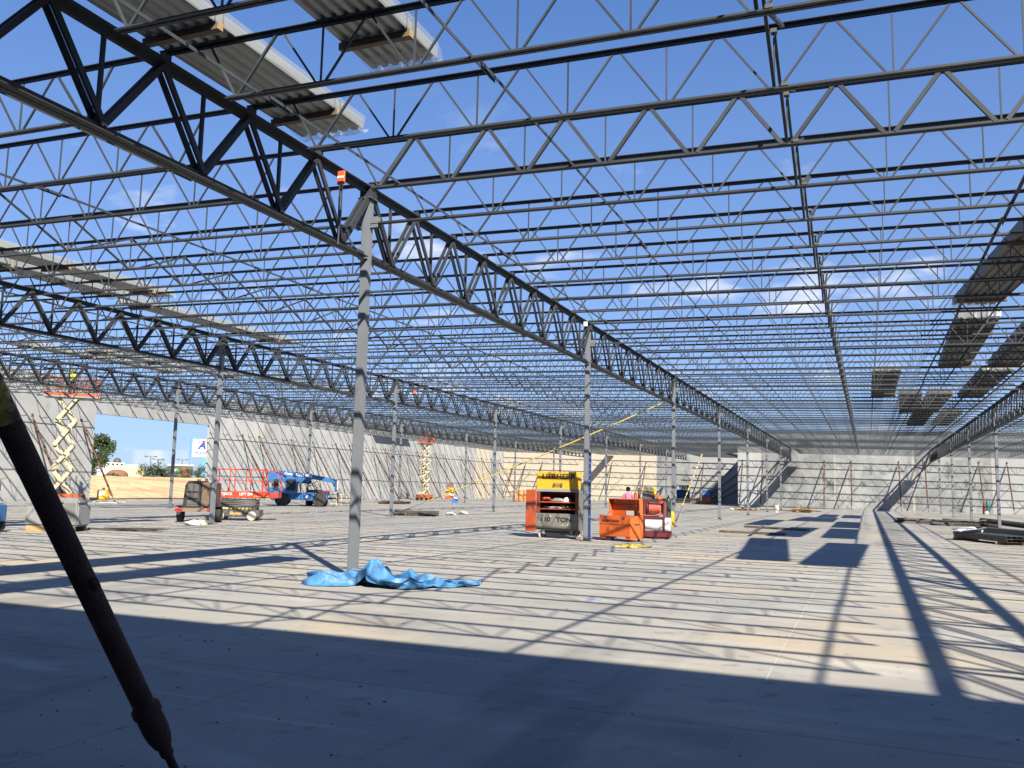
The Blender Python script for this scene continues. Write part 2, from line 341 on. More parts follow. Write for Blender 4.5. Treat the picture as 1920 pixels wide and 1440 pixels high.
for i in range(10): sp.append((ed[i], ed[i+1], -.1, WALLH)); mm.append('panel' if i < 8 else 'panelcream' if i == 8 else 'panel')
wall('tilt_up_wall', 'long grey tilt-up concrete wall with large square opening, left side of building', 'X', XL, -.2, sp, mm)
ed = [XJ,-11.5,-3.42,4.77,12.58,20.5,28.3,36.2]
fw = wall('tilt_up_wall', 'mottled grey far concrete wall facing the camera, behind the right-hand columns', 'Y', YF, .2, [(ed[i], ed[i+1], -.1, WALLH) for i in range(7)], ['panel','panelmott','panelmott','panelmott','panel','panelmott','panelmott'])
for x, w_ in ((-3.42,.10), (4.77,.13), (12.58,.14)): MB().box(x-w_, x+w_, YF-.006, YF-.001, .0, WALLH-.3).build('joint_patch', M['palejoint'], fw)
wall('tilt_up_wall', 'short return wall at the jog between the two far walls', 'X', XJ, .2, [(YF+.21, 115.6, -.1, WALLH), (115.6, YB, -.1, WALLH)], ['panelmott','panelmott'])
wall('tilt_up_wall', 'cream sunlit rear concrete wall with small doorway, left of the jog', 'Y', YB, .2,
     [(-52.1,-44.2,-.1,WALLH),(-44.2,-36.1,-.1,WALLH),(-36.1,-28.1,-.1,WALLH),(-28.1,-25.27,-.1,WALLH),(-25.27,-23.37,2.5,WALLH),(-23.37,-18.75,-.1,WALLH),(-18.75,XJ+.2,-.1,WALLH)],
     ['panelcream','panelcream','panelcream','panelmott','panelmott','panel','panel'])
wall('tilt_up_wall', 'grey concrete wall behind the camera that shades the near floor', 'Y', YN, -.2, [(-52.3+i*7.37, -52.3+(i+1)*7.37, -.1, WALLH) for i in range(12)], ['panel']*12)

# ------------------------------------------------------------------ steel: columns
def col_meshes():
    d = {}
    h = .076
    d['shaft'] = MB().box(-h, h, -h, h, .02, 1.0)
    return d
COLS = {}
lines = [(-4, 'far left', -52.121), (-2, 'third', GX0-2*SX), (-1, 'second', GX0-SX), (0, 'central', GX0), (1, 'right-hand', GX0+SX), (2, 'outer right', GX0+2*SX)]
GL = [('central girder line', GX0, 7), ('left girder line', GX0-SX, 8), ('leftmost girder line', GX0-2*SX, 8), ('right girder line', GX0+SX, 7), ('outer right girder line', GX0+2*SX, 7)]
bp_ = MB().box(-.17, .17, -.17, .17, 0, .022).mesh('base_plate', M['plate'], bev=.004)
bolt = MB().tube((0,0,.02), (0,0,.075), .012, 6).mesh('anchor_bolt', M['plate'])
cap = MB().box(-.13, .13, -.15, .15, -.018, 0).mesh('cap_plate', M['plate'], bev=.003)
stab = MB().box(-.008, .008, .076, .26, -.13, .11).mesh('stabiliser_plate', M['column'], bev=.003)
stabx = MB().box(.076, .24, -.045, -.033, -.10, .10).box(.076, .24, .033, .045, -.10, .10).mesh('joist_clip', M['column'], bev=.002)
stabx2 = MB().box(-.24, -.076, -.045, -.033, -.10, .10).box(-.24, -.076, .033, .045, -.10, .10).mesh('joist_clip', M['column'], bev=.002)
for gname, X, kmax in GL:
    h = zr(X)-.295
    b = MB().box(-.076, .076, -.076, .076, .022, h-.018); shaft = b.mesh('shaft', M['column'], bev=.014, seg=2)
    for k in range(-1, kmax):
        if X > 20 : continue
        if k == -1: continue                                     # that row is carried by the wall behind the camera
        lab = f'grey square steel column, {ORD[k+1]} from the camera on the {gname}'
        t = thing('steel_column', lab, 'column', (X, GY0+k*BY, 0), 0, 'steel columns')
        link('shaft', shaft, t); link('base_plate', bp_, t); link('cap_plate', cap, t, (0, 0, h))
        zb = zr(X)-1.33
        s1 = link('stabiliser_plate', stab, t, (0, 0, zb)); s2 = link('stabiliser_plate', stab, t, (0, 0, zb), PI)
        link('joist_clip', stabx, t, (0, 0, zr(X)-.74)); link('joist_clip', stabx2, t, (0, 0, zr(X)-.74))
        if k < 3:
            for sx in (-1, 1):
                for sy in (-1, 1): link('anchor_bolt', bolt, t, (sx*.12, sy*.12, 0))
        COLS[(gname, k)] = t

# ------------------------------------------------------------------ steel: joist girders, one per bay
def ell(bb, p0, p1, leg, th, side, down, up=(0,0,1), g=.011):
    """one angle of a back-to-back pair: side = -1/+1, down: legs hang below (True) or stand above"""
    if down: a = [(g,0),(g,-leg),(g+th,-leg),(g+th,-th),(g+leg,-th),(g+leg,0)]
    else: a = [(g,0),(g+leg,0),(g+leg,th),(g+th,th),(g+th,leg),(g,leg)]
    a = [(side*x, z) for x, z in a]
    bb.prism(a, p0, p1, up)
NP = 8; PW = BY/NP
tops = [(0, i*PW, -.17) for i in range(NP+1)]; bots = [(0, (i+.5)*PW, -1.30) for i in range(NP)]
def gd(name, bb): return bb.mesh(name, M['girder'])
b = MB()
for s in (-1, 1): ell(b, (0,.02,-.102), (0,BY-.02,-.102), .115, .013, s, True)
G_top = gd('top_chord', b)
b = MB()
for s in (-1, 1): ell(b, (0,.10,-1.385), (0,BY-.10,-1.385), .10, .012, s, False)
G_bot = gd('bottom_chord', b)
G_seat = gd('bearing_seat', MB().box(-.10, .10, -.055, .055, -.294, -.115))
def dbl(bb, p0, p1, w, gap):
    for s in (-1, 1): bb.beam((s*gap,)+tuple(p0[1:]), (s*gap,)+tuple(p1[1:]), w*.5, w, up=(0,0,1))
G_diag, G_vert = [], []
for i in range(NP):
    wt = .10 if i in (0, NP-1) else .078
    b = MB(); dbl(b, tops[i], bots[i], wt if i == 0 else .078, .060); G_diag.append(gd('web_diagonal', b))
    b = MB(); dbl(b, tops[i+1], bots[i], wt if i == NP-1 else .070, .060); G_diag.append(gd('web_diagonal', b))
    b = MB(); b.beam((0, bots[i][1]-.05, -.2), (0, bots[i][1]-.05, -1.33), .045, .045, up=(0,1,0)); G_vert.append(gd('web_vertical', b))
b = MB()
for me in G_diag + G_vert:
    n = len(b.v); b.v += [tuple(v.co) for v in me.vertices]; b.f += [tuple(n+i for i in p.vertices) for p in me.polygons]
G_web = gd('web', b)
for gname, X, kmax in GL:
    for k in range(-1, kmax):
        y0 = GY0+k*BY
        where = 'in front of its first column' if k == -1 else (f'from its {ORD[k+1]} to its {ORD[k+2]} column' if k < kmax-1 else 'last span running to the far wall')
        t = thing('joist_girder', f'joist girder on the {gname}, {where}', 'girder', (X, y0, zr(X)), 0, 'joist girders')
        link('top_chord', G_top, t); link('bottom_chord', G_bot, t)
        for yy in (.075, BY-.075): link('bearing_seat', G_seat, t, (0, yy, 0))
        near = (Vector((X, y0+BY/2, 6))-EYEP).length < 62 and X < 20
        if near:
            for me in G_diag: link('web_diagonal', me, t)
            for me in G_vert: link('web_vertical', me, t)
        else: link('web', G_web, t)

# ------------------------------------------------------------------ steel: open-web joists
JL, JP = SX, SX/12
def jz(x): return SLOPE*x
def jm(name, bb): return bb.mesh(name, M['steel'])
def chord(x0, x1, z, leg, down):
    bb = MB()
    for s in (-1, 1): ell(bb, (x0, 0, jz(x0)+z), (x1, 0, jz(x1)+z), leg, .008, s, down)
    return bb
J_top = jm('top_chord', chord(.02, JL-.02, 0, .050, True))
J_bot = jm('bottom_chord', chord(1.10, JL-1.10, -.765, .042, False))
J_botc = jm('bottom_chord', chord(.09, JL-.09, -.765, .042, False))
J_seats = [jm('bearing_seat', MB().box(x-.055, x+.055, -.045, .045, jz(x)-.100, jz(x)-.012)) for x in (.075, JL-.075)]
def web_members(w):
    W_ = []
    xb = [JL/2+JP*k for k in range(-4, 5)]
    for x in xb:
        for s in (-1, 1): W_.append(('web_diagonal', (x+s*.06, jz(x)-.735), (x+s*(JP/2-.04), jz(x+s*JP/2)-.035), w))
        W_.append(('web_vertical', (x, jz(x)-.735), (x, jz(x)-.035), .019))
    for s, xe in ((1, JP), (-1, JL-JP)):
        W_.append(('web_diagonal', (xe+s*.03, jz(xe)-.735), (xe+s*(JP/2-.04), jz(xe)-.035), w*1.3))
        W_.append(('web_vertical', (xe, jz(xe)-.735), (xe-s*.42, jz(xe)-.035), .024))
    return W_
def web_parts(w):
    res = []
    for nm, a, c, ww in web_members(w):
        bb = MB().beam((a[0], 0, a[1]), (c[0], 0, c[1]), ww, ww, up=(0,1,0)); res.append((nm, jm(nm, bb)))
    return res
J_web = web_parts(.023); J_webT = web_parts(.050)
def join(meshes, name, m_):
    bb = MB()
    for me in meshes:
        n = len(bb.v); bb.v += [tuple(v.co) for v in me.vertices]; bb.f += [tuple(n+i for i in p.vertices) for p in me.polygons]
    return bb.mesh(name, m_)
J_webj = join([m_ for _, m_ in J_web], 'web', M['steel'])
J_all = join([J_top, J_bot, J_webj]+J_seats, 'open_web_joist', M['steel'])
J_allc = join([J_top, J_botc, J_webj]+J_seats, 'open_web_joist', M['steel'])
# the shorter joists left of the jog
def short_joist():
    L = XJ-(GX0-SX)-.02; bb = MB()
    for s in (-1, 1): ell(bb, (.02,0,0), (L-.02,0,jz(L)), .068, .009, s, True); ell(bb, (1.1,0,-.765), (L-.8,0,jz(L)-.765), .056, .009, s, False)
    x = 1.22
    while x < L-1.3:
        bb.beam((x,0,jz(x)-.735), (x+JP/2,0,jz(x)-.035), .036, .036, up=(0,1,0)); bb.beam((x+JP/2,0,jz(x)-.035), (x+JP,0,jz(x)-.735), .036, .036, up=(0,1,0)); x += JP
    return bb.mesh('open_web_joist', M['steel'])
J_short = short_joist()
JS = BY/8
BAYS = [('right of central girder', 0), ('left of central girder', -1), ('two bays left of central girder', -2), ('along the left wall', -3), ('right of right-hand girder', 1)]
cand = []
for bname, bi in BAYS:
    x0 = GX0+bi*SX
    jmax = 74 if bi <= -2 else 63
    for j in range(1, jmax+1):
        if bi == -1 or bi >= 0:
            if j > 63: continue
        y = GY0-BY+JS*j
        best = 0
        for u in (0, .25, .5, .75, 1):
            qx, qy, qz = proj((x0+u*JL, y, zr(x0+u*JL)))
            if qz > .5 and -60 < qx < 1980 and -60 < qy < 1500: best = max(best, 1/qz)
        cand.append((best, bi, bname, j, x0, y))
cand.sort(key=lambda c: -c[0])
def rowname(j):
    k, r = divmod(j, 8)
    if k == 0: return f'{ORD[8-r]} row in front of the first columns'
    if r == 0: return f'row at the {ORD[k]} columns'
    return f'{ORD[r]} row past the {ORD[k]} columns'
rest = MB()
for n, (best, bi, bname, j, x0, y) in enumerate(cand):
    z = zr(x0); colrow = j % 8 == 0
    if n >= 288 or best == 0:
        me = J_allc if colrow else J_all; q = len(rest.v)
        rest.v += [(v.co.x+x0, v.co.y+y, v.co.z+z) for v in me.vertices]; rest.f += [tuple(q+i for i in p.vertices) for p in me.polygons]
        continue
    lab = f'steel joist {bname}, {rowname(j)}'; dist = 1/best
    if dist < 34:
        t = thing('open_web_joist', lab, 'joist', (x0, y, z), 0, 'roof joists')
        link('top_chord', J_top, t); link('bottom_chord', J_botc if colrow else J_bot, t); [link('bearing_seat', q, t) for q in J_seats]
        for nm, me in (J_webT if (bi == 0 and j == 7) else J_web): link(nm, me, t)
    elif dist < 70:
        t = thing('open_web_joist', lab, 'joist', (x0, y, z), 0, 'roof joists')
        link('top_chord', J_top, t); link('bottom_chord', J_botc if colrow else J_bot, t); [link('bearing_seat', q, t) for q in J_seats]; link('web', J_webj, t)
    else:
        tag(link('open_web_joist', J_allc if colrow else J_all, None, (x0, y, z)), lab, 'joist', 'roof joists')
o = rest.build('distant_joists', M['steel']); o['kind'] = 'stuff'; tag(o, 'far and hidden rows of open-web roof joists near the rear walls', 'joists')
for j in range(64, 75):
    y = GY0-BY+JS*j; x0 = GX0-SX
    tag(link('open_web_joist', J_short, None, (x0, y, zr(x0))), f'short open-web joist left of the jog, {ORD[j-63]} row past the far wall', 'joist', 'roof joists')

# ------------------------------------------------------------------ steel: bridging between the joists
def bridging(X, label, ymax, zoff=-.715, y0=.9, phase=0):
    t = thing('bridging_row', label, 'bridging')
    y = y0+phase
    i = 0
    while y < ymax-1:
        y1 = min(y+JS*4.6, ymax); dx = .035*(i % 2)
        bb = MB().beam((0,0,0), (0,y1-y,0), .038, .006).beam((.017,0,-.019), (.017,y1-y,-.019), .006, .038)
        link('bridging_angle', bb.mesh('bridging_angle', M['steel']), t, (X+dx, y, zr(X)+zoff+.012*(i % 2)))
        y = y1-.42; i += 1
    return t
for bname, bi in BAYS:
    x0 = GX0+bi*SX; ym = 103.8 if bi >= -1 else 122.5
    for u, wn_ in ((1.55, 'near left end'), (4.36, 'left quarter'), (SX-4.36, 'right quarter'), (SX-1.55, 'near right end')):
        bridging(x0+u, f'thin bridging angle row under joists {bname}, {wn_}', ym, phase=(bi*1.3) % 3)
    X = x0+SX/2
    t = thing('cross_bridging', f'crossed mid-span bridging row among joists {bname}', 'bridging')
    top, bot = -.05, -.735
    b1 = MB().beam((0,.05,top), (0,JS-.05,bot), .036, .036, up=(1,0,0)).mesh('cross_brace', M['girder'])
    b2 = MB().beam((.10,JS-.05,top), (.10,.05,bot), .036, .036, up=(1,0,0)).mesh('cross_brace', M['girder'])
    b3 = [MB().box(.075, .145, -.05, .05, bot-.01, bot+.03).mesh('bolting_clip', M['plate']), MB().box(-.035, .035, -.04, .04, top-.04, top+.005).mesh('bolting_clip', M['plate'])]
    farb = MB()
    for j in range(1, 62 if bi >= -1 else 73):
        y = GY0-BY+JS*j
        if j <= 30 and bi >= -1:
            for me in (b1, b2): link('cross_brace', me, t, (X, y, zr(X)))
            [link('bolting_clip', q, t, (X, y, zr(X))) for q in b3]
        else:
            for me in (b1, b2):
                n = len(farb.v); farb.v += [(v.co.x+X, v.co.y+y, v.co.z+zr(X)) for v in me.vertices]; farb.f += [tuple(n+i for i in p.vertices) for p in me.polygons]
    if farb.v: o = farb.build('far_cross_braces', M['girder'], t); o['kind'] = 'stuff'

# ------------------------------------------------------------------ bundles of roof deck lying on the joists
def deck_bundle(xc, y0, y1, label, skew=0.0, w=.92, hgt=.13, boards=(), wrap_far=False, wrap_near=False, side=True, deck='galv'):
    t = thing('deck_bundle', label, 'deck bundle', (xc, y0, zr(xc)+.004), skew, 'roof deck bundles on the joists')
    L = y1-y0; ribs = 6; pitch = w/ribs; dep = .04
    line = []
    for i in range(ribs):
        x = -w/2+i*pitch
        line += [(x+pitch*.00, 0), (x+pitch*.44, 0), (x+pitch*.56, dep), (x+pitch*.88, dep)]
    line.append((w/2, 0))
    b = MB(); n = len(line)
    for yy in (0, L):
        for dz in (0, hgt):
            b.v += [(x, yy, z+dz+SLOPE*x) for x, z in line]
    for i in range(n-1):
        b.f += [(i, i+1, 2*n+i+1, 2*n+i), (n+i, 3*n+i, 3*n+i+1, n+i+1), (i, n+i, n+i+1, i+1), (2*n+i, 2*n+i+1, 3*n+i+1, 3*n+i)]
    b.f += [(0, 2*n, 3*n, n), (n-1, 2*n-1, 4*n-1, 3*n-1)]
    b.build('deck_sheets', M[deck], t)
    for yy in boards:
        b = MB(); b.box(-w/2-.03, w/2+.03, yy-.045, yy+.045, -.092, -.003); b.build('dunnage_board', M['oldlumber'], t, bev=.004)
        b = MB(); b.box(w/2+.03, w/2+.036, yy-.044, yy+.044, -.090, -.005); b.build('dunnage_end', M['lumber'], t)
        for off in (-.07, .07):
            b = MB(); b.box(-w/2-.012, w/2+.012, yy+off-.01, yy+off+.01, hgt+dep, hgt+dep+.003); b.box(w/2+.004, w/2+.010, yy+off-.01, yy+off+.01, -.003, hgt+dep); b.build('band', M['plate'], t)
    rnd = random.Random(int(xc*100+y0*10))
    if side:
        b = MB(); m = 26
        for i in range(m): yy = L*i/(m-1); b.v += [(w/2+.018+.012*rnd.random(), yy, -.01+.02*rnd.random()), (w/2+.02+.012*rnd.random(), yy, hgt+.06), (w/2-.10, yy, hgt+.055)]
        for i in range(m-1): q = i*3; b.f += [(q, q+3, q+4, q+1), (q+1, q+4, q+5, q+2)]
        b.build('plastic_wrap', M['wrap'], t)
    for flag, ye, sg in ((wrap_far, L, 1), (wrap_near, 0, -1)):
        if not flag: continue
        b = MB(); m = 18
        for i in range(m):
            x = -w/2-.02+(w+.05)*i/(m-1); drop = .03+.07*rnd.random()
            b.v += [(x, ye-sg*.30, -.006), (x+.02*rnd.uniform(-1,1), ye+sg*(.02+.06*rnd.random()), -.02-drop*.4), (x, ye+sg*(.05+.09*rnd.random()), .06*rnd.random()), (x, ye+sg*.03, hgt+.05)]
        for i in range(m-1):
            q = i*4
            for e in range(3): b.f.append((q+e, q+4+e, q+5+e, q+1+e))
        b.build('plastic_wrap', M['wrap'], t)
    return t
deck_bundle(-7.52, .6, 10.85, 'corrugated deck bundle beside the central girder, ragged plastic wrap at its end, top left', w=1.10, boards=(1.2, 4.1, 7.05, 9.55), wrap_far=True)
deck_bundle(-5.34, .2, 9.2, 'corrugated deck bundle second from the central girder, cut by the top edge', boards=(1.2, 4.5, 8.3), wrap_far=True)
deck_bundle(3.72, 15.35, 26.0, 'slightly skewed dark deck bundle at the right edge above the floor shadow', skew=.085, boards=(.9, 4.4, 9.9), wrap_far=True, side=False, w=1.12, hgt=.20, deck='galvshaded')
deck_bundle(5.2, 14.7, 24.9, 'deck bundle just outside the right edge of the picture', skew=-.025, boards=(.9, 4.4, 9.4), side=False, w=1.12, hgt=.20, deck='galvshaded')
deck_bundle(3.10, 28.1, 38.3, 'dark deck bundle with plastic at its near end, behind the skewed bundle', skew=-.02, boards=(.5, 2.2, 9.6), wrap_near=True, side=False, w=1.12, hgt=.20, deck='galvshaded')
deck_bundle(0.87, 39.4, 49.7, 'lone small deck bundle nearest the mid-span bridging on the right', boards=(.5, 3.5, 9.6), wrap_near=True, side=False, w=1.12, hgt=.20, deck='galvshaded')
deck_bundle(2.15, 48.7, 59.2, 'deck bundle behind and right of the lone bundle', skew=-.035, boards=(.5, 9.8), side=False, w=1.12, hgt=.20, deck='galvshaded')
deck_bundle(3.55, 48.7, 59.0, 'middle deck bundle of three side by side on the right', boards=(.5, 9.6), side=False, w=1.12, hgt=.20, deck='galvshaded')
deck_bundle(3.35, 59.6, 70.0, 'far deck bundle in line behind the middle one', boards=(.5, 9.6), side=False, w=1.12, hgt=.20, deck='galvshaded')
deck_bundle(5.05, 28.3, 38.3, 'deck bundle cut by the right edge, next to the right-hand girder', boards=(.5, 9.6), side=False, w=1.12, hgt=.20, deck='galvshaded')
deck_bundle(5.0, 39.7, 50.2, 'deck bundle beside the right-hand girder with wavy near end', boards=(.5, 9.6), wrap_near=True, side=False, w=1.12, hgt=.20, deck='galvshaded')
deck_bundle(4.95, 59.4, 69.4, 'far deck bundle close to the right-hand girder', boards=(.5, 9.6), side=False, w=1.12, hgt=.20, deck='galvshaded')
deck_bundle(-20.0, 9.9, 20.3, 'pale deck bundle high at the left edge with wrapped tip', boards=(3.2, 6.6, 9.6), wrap_far=True)
deck_bundle(-21.5, 9.6, 20.0, 'pale deck bundle at the left edge beside the left girder', boards=(3.0, 6.4, 9.5), wrap_far=True)
deck_bundle(-21.9, 20.8, 29.2, 'pale narrow deck bundle over the left girder, tip toward the first column', boards=(.6, 7.2), wrap_far=True)
deck_bundle(-33.0, 29.4, 39.6, 'distant deck bundle two bays left, behind the left column', boards=(.6, 4, 9.4))
deck_bundle(-35.2, 27.2, 37.4, 'distant deck bundle nearest the leftmost girder', boards=(.6, 4, 9.4))
deck_bundle(-31.2, 39.4, 49.6, 'farthest deck bundle in the left bays', boards=(.6, 4, 9.4))

deck_bundle(7.6, 92.8, 103.1, 'far deck bundle right of the right girder, close to the mottled wall', side=False, w=1.12, hgt=.20, deck='galvshaded')
deck_bundle(-5.95, 94.0, 104.3, 'far deck bundle just right of the central girder end', side=False, w=1.12, hgt=.20, deck='galvshaded')
deck_bundle(-34.2, 113.6, 123.9, 'farthest deck bundle near the cream rear wall', side=False, w=1.12, hgt=.20, deck='galvshaded')
deck_bundle(-51.2, 85.3, 93.6, 'deck bundle lying against the top of the left wall', side=False, w=.7, deck='galvshaded')

# ------------------------------------------------------------------ wall braces
def brace_mesh(L, r=.068):
    b = MB().tube((0,0,.55), (0,0,L-.45), r, 10); pipe = b.mesh('pipe', M['rust'], smooth=True)
    return pipe, MB().tube((0,0,.08), (0,0,.56), .028, 8).mesh('screw_end', M['plate'], smooth=True), MB().tube((0,0,L-.46), (0,0,L-.06), .028, 8).mesh('screw_end', M['plate'], smooth=True)
def brace(top, foot, label, mm=None):
    top, foot = Vector(top), Vector(foot); d = top-foot; L = d.length
    t = thing('wall_brace', label, 'brace', foot, 0, 'tilt-up wall braces'); q = d.to_track_quat('Z', 'Y')
    pipe, scr, scr2 = brace_mesh(L)
    for nm, me in (('pipe', pipe), ('screw_end', scr), ('screw_end', scr2)):
        o = link(nm, me, t); o.rotation_mode = 'QUATERNION'; o.rotation_quaternion = q
    hd = Vector((d.x, d.y, 0)).normalized(); rz = math.atan2(hd.y, hd.x)
    o = MB().box(-.12, .16, -.06, .06, 0, .014).box(-.03, .05, -.045, -.03, .012, .14).box(-.03, .05, .03, .045, .012, .14).build('floor_shoe', M['rust'], t); o.rotation_euler = (0, 0, rz)
    o = MB().box(-.014, 0, -.06, .06, -.11, .11).box(-.10, -.012, -.045, -.03, -.06, .06).box(-.10, -.012, .03, .045, -.06, .06).build('wall_shoe', M['rust'], t, loc=d); o.rotation_euler = (0, 0, rz)
    return t
ys = [15.5, 20.5, 27, 32.5, 37.2, 42.1, 46.1, 63.6, 65.9, 70.8, 74.4, 78.6, 81.2, 86.1, 88.9, 93.9, 96.6, 101.6, 104.0, 109.1, 111.8, 116.4, 119.9, 122.6]
for i, y in enumerate(ys):
    if i < 5: lab = f'rusty brace on the left wall in front of the opening, {ORD[7-i]} from it'
    elif i < 7: lab = ('rusty brace on the left wall beside the raised scissor lift, its foot by the dirt', 'rusty brace at the near jamb of the big opening')[i-5]
    else: lab = f'rusty brace on the left wall, {ORD[i-6]} past the big opening' if i-6 <= 20 else 'rusty brace'
    brace((XL, y, 5.76), (XL+3.75, y, 0), lab)
for i, x in enumerate([-13.66, -11.33, -4.5, -1.64, 3.32, 5.95, 11.25, 13.93]):
    brace((x, YF, 5.4), (x+.02, YF-3.6, 0), f'rusty brace against the mottled far wall, {ORD[i+1]} from its left end')
for i, x in enumerate([-50.3, -48.37, -45.68, -34.76, -29.72, -21.4]):
    brace((x, YB, 5.6), (x, YB-3.7, 0), f'rusty brace against the cream rear wall, {ORD[i+1]} from the left corner')

# dark beams added to draw the unidentified slanting stripes in the jog's corner
for i in range(5):
    p0, p1 = Vector((-23.6+i*.95, YB-1.1-.12*i, .09)), Vector((-18.2+i*.80, YB-.35-.05*i, 5.6-.7*i)); d_ = p1-p0
    t = thing('stripe_beam', f'dark beam added as a slanting stripe in the shaded far corner, {ORD[i+1]} from the left', 'beam', p0, 0, 'dark stripe beams')
    MB().beam((0,0,0), d_, .09, .02, up=(0,1,0)).build('web_plate', M['black'], t); sd = Vector((d_.z,0,-d_.x)).normalized()*.10
    MB().beam(sd, d_+sd, .14, .02, up=sd).build('flange', M['black'], t); MB().beam(-sd, d_-sd, .14, .02, up=sd).build('flange', M['black'], t)
# the dark brace right in front of the camera
ft, tp = Vector((-3.0, 3.505, 0)), Vector((-3.0, YN, 5.967)); d = tp-ft; u = d.normalized(); q = d.to_track_quat('Z', 'Y')
t = thing('wall_brace', 'dark rusty pipe brace slanting across the left foreground, worn yellow band at top', 'brace', ft, 0, 'tilt-up wall braces')
def bpart(nm, bb, mm, smooth=True, bev=0):
    o = bb.build(nm, M[mm], t, smooth=smooth, bev=bev); o.rotation_mode = 'QUATERNION'; o.rotation_quaternion = q; return o
L = d.length
bpart('pipe', MB().tube((0,0,.70), (0,0,L-.5), .047, 28), 'rustdark')
bpart('yellow_band', MB().lathe([(.0472,2.16),(.0482,2.17),(.0482,2.50),(.0472,2.51)], 28), 'yelworn')
bpart('end_collar', MB().lathe([(.026,.475),(.040,.485),(.052,.53),(.057,.58),(.057,.645),(.052,.66),(.054,.675),(.063,.68),(.063,.705),(.050,.72)], 24), 'rustdark')
bpart('screw_end', MB().lathe([(.017,.03),(.017,.42),(.030,.425),(.030,.465),(.024,.47),(.024,.50)], 14), 'rustdark')
th = MB()
for i in range(40): th.lathe([(.0172,.05+i*.009),(.0198,.0545+i*.009),(.0172,.059+i*.009)], 12)
bpart('thread', th, 'rustdark')
bpart('lock_lug', MB().cbox((.056,0,1.40), (.02,.03,.05)).cbox((-.056,0,1.34), (.02,.03,.05)), 'rustdark', False, .004)
o = MB().box(-.16, .12, -.08, .08, 0, .015).box(-.04, .06, -.055, -.04, .012, .12).box(-.04, .06, .04, .055, .012, .12).build('floor_shoe', M['rustdark'], t, bev=.003); o.rotation_euler = (0,0,-PI/2)
o = MB().box(-.012, 0, -.08, .08, -.12, .12).box(-.10, -.01, -.055, -.04, -.05, .05).box(-.10, -.01, .04, .055, -.05, .05).build('wall_shoe', M['rustdark'], t, loc=d); o.rotation_euler = (0,0,-PI/2)
M['guard'] = mat('faded_yellow_sleeve', (.72,.58,.14), .6, 0, (.60,.48,.14), 6)

# ------------------------------------------------------------------ cable ties with yellow guards, tags on the steel
def cable(p0, p1, y0, y1, label, sag=.12, r=.032, n=9, gapn=.004):
    p0, p1 = Vector(p0), Vector(p1); t = thing('guy_cable', label, 'cable', p0); d = p1-p0
    pt = lambda u: d*u - Vector((0,0,sag*4*u*(1-u)))
    b = MB().path([pt(i/14) for i in range(15)], .011, 6); b.build('cable', M['cable'], t)
    for i in range(n):
        a, c = y0+(y1-y0)*i/n, y0+(y1-y0)*(i+1)/n
        MB().tube(pt(a+.001), pt(c-gapn), r, 8).build('yellow_guard', M['guard'], t, smooth=True)
    MB().tube(pt(.02), pt(.055), .03, 8).tube(pt(.055), pt(.07), .018, 8).build('turnbuckle', M['rust'], t)
    return t
cable((GX0-SX+.1, GY0+2*BY+.2, .12), (GX0-.1, GY0+2*BY, zr(GX0)-1.15), .13, .985, 'long yellow-sleeved guy cable rising from second-row column base to the central girder')
cable((GX0, GY0+2*BY+.3, .12), (GX0, GY0+3*BY-.1, zr(GX0)-.45), .13, .56, 'yellow-sleeved guy cable leaning along the central row beyond the gas bottles', .05, .028, 12, .006)
def hang_tag(P, label, mm, w=.16, h=.28):
    t = thing('warning_flag', label, 'flag', P)
    MB().box(-w/2, w/2, -.035, -.003, -h/2, h/2).build('flag_sheet', M[mm], t, bev=.03)
    if mm == 'orangetag':
        MB().box(-w/2+.01, w/2-.01, -.040, -.036, -.01, .03).build('white_stripe', M['white'], t)
        MB().tube((-.03,.02,-h/2-1.0), (.0,.0,h/2-.04), .014, 6).build('staff', M['steel'], t)
    return t
P = at(641, 334, 'X', GX0+.22); hang_tag(P, 'orange flag with white stripe on a thin staff below the central girder', 'orangetag', .15, .24)
P = at(1098, 608, 'X', GX0+.15); o = hang_tag(P, 'small white tag on girder above the second central column', 'white', .14, .16)
P = at(778, 735, 'X', GX0-SX+.15); o = hang_tag(P, 'small orange flag on the left girder near its second column', 'orangetag', .18, .22)

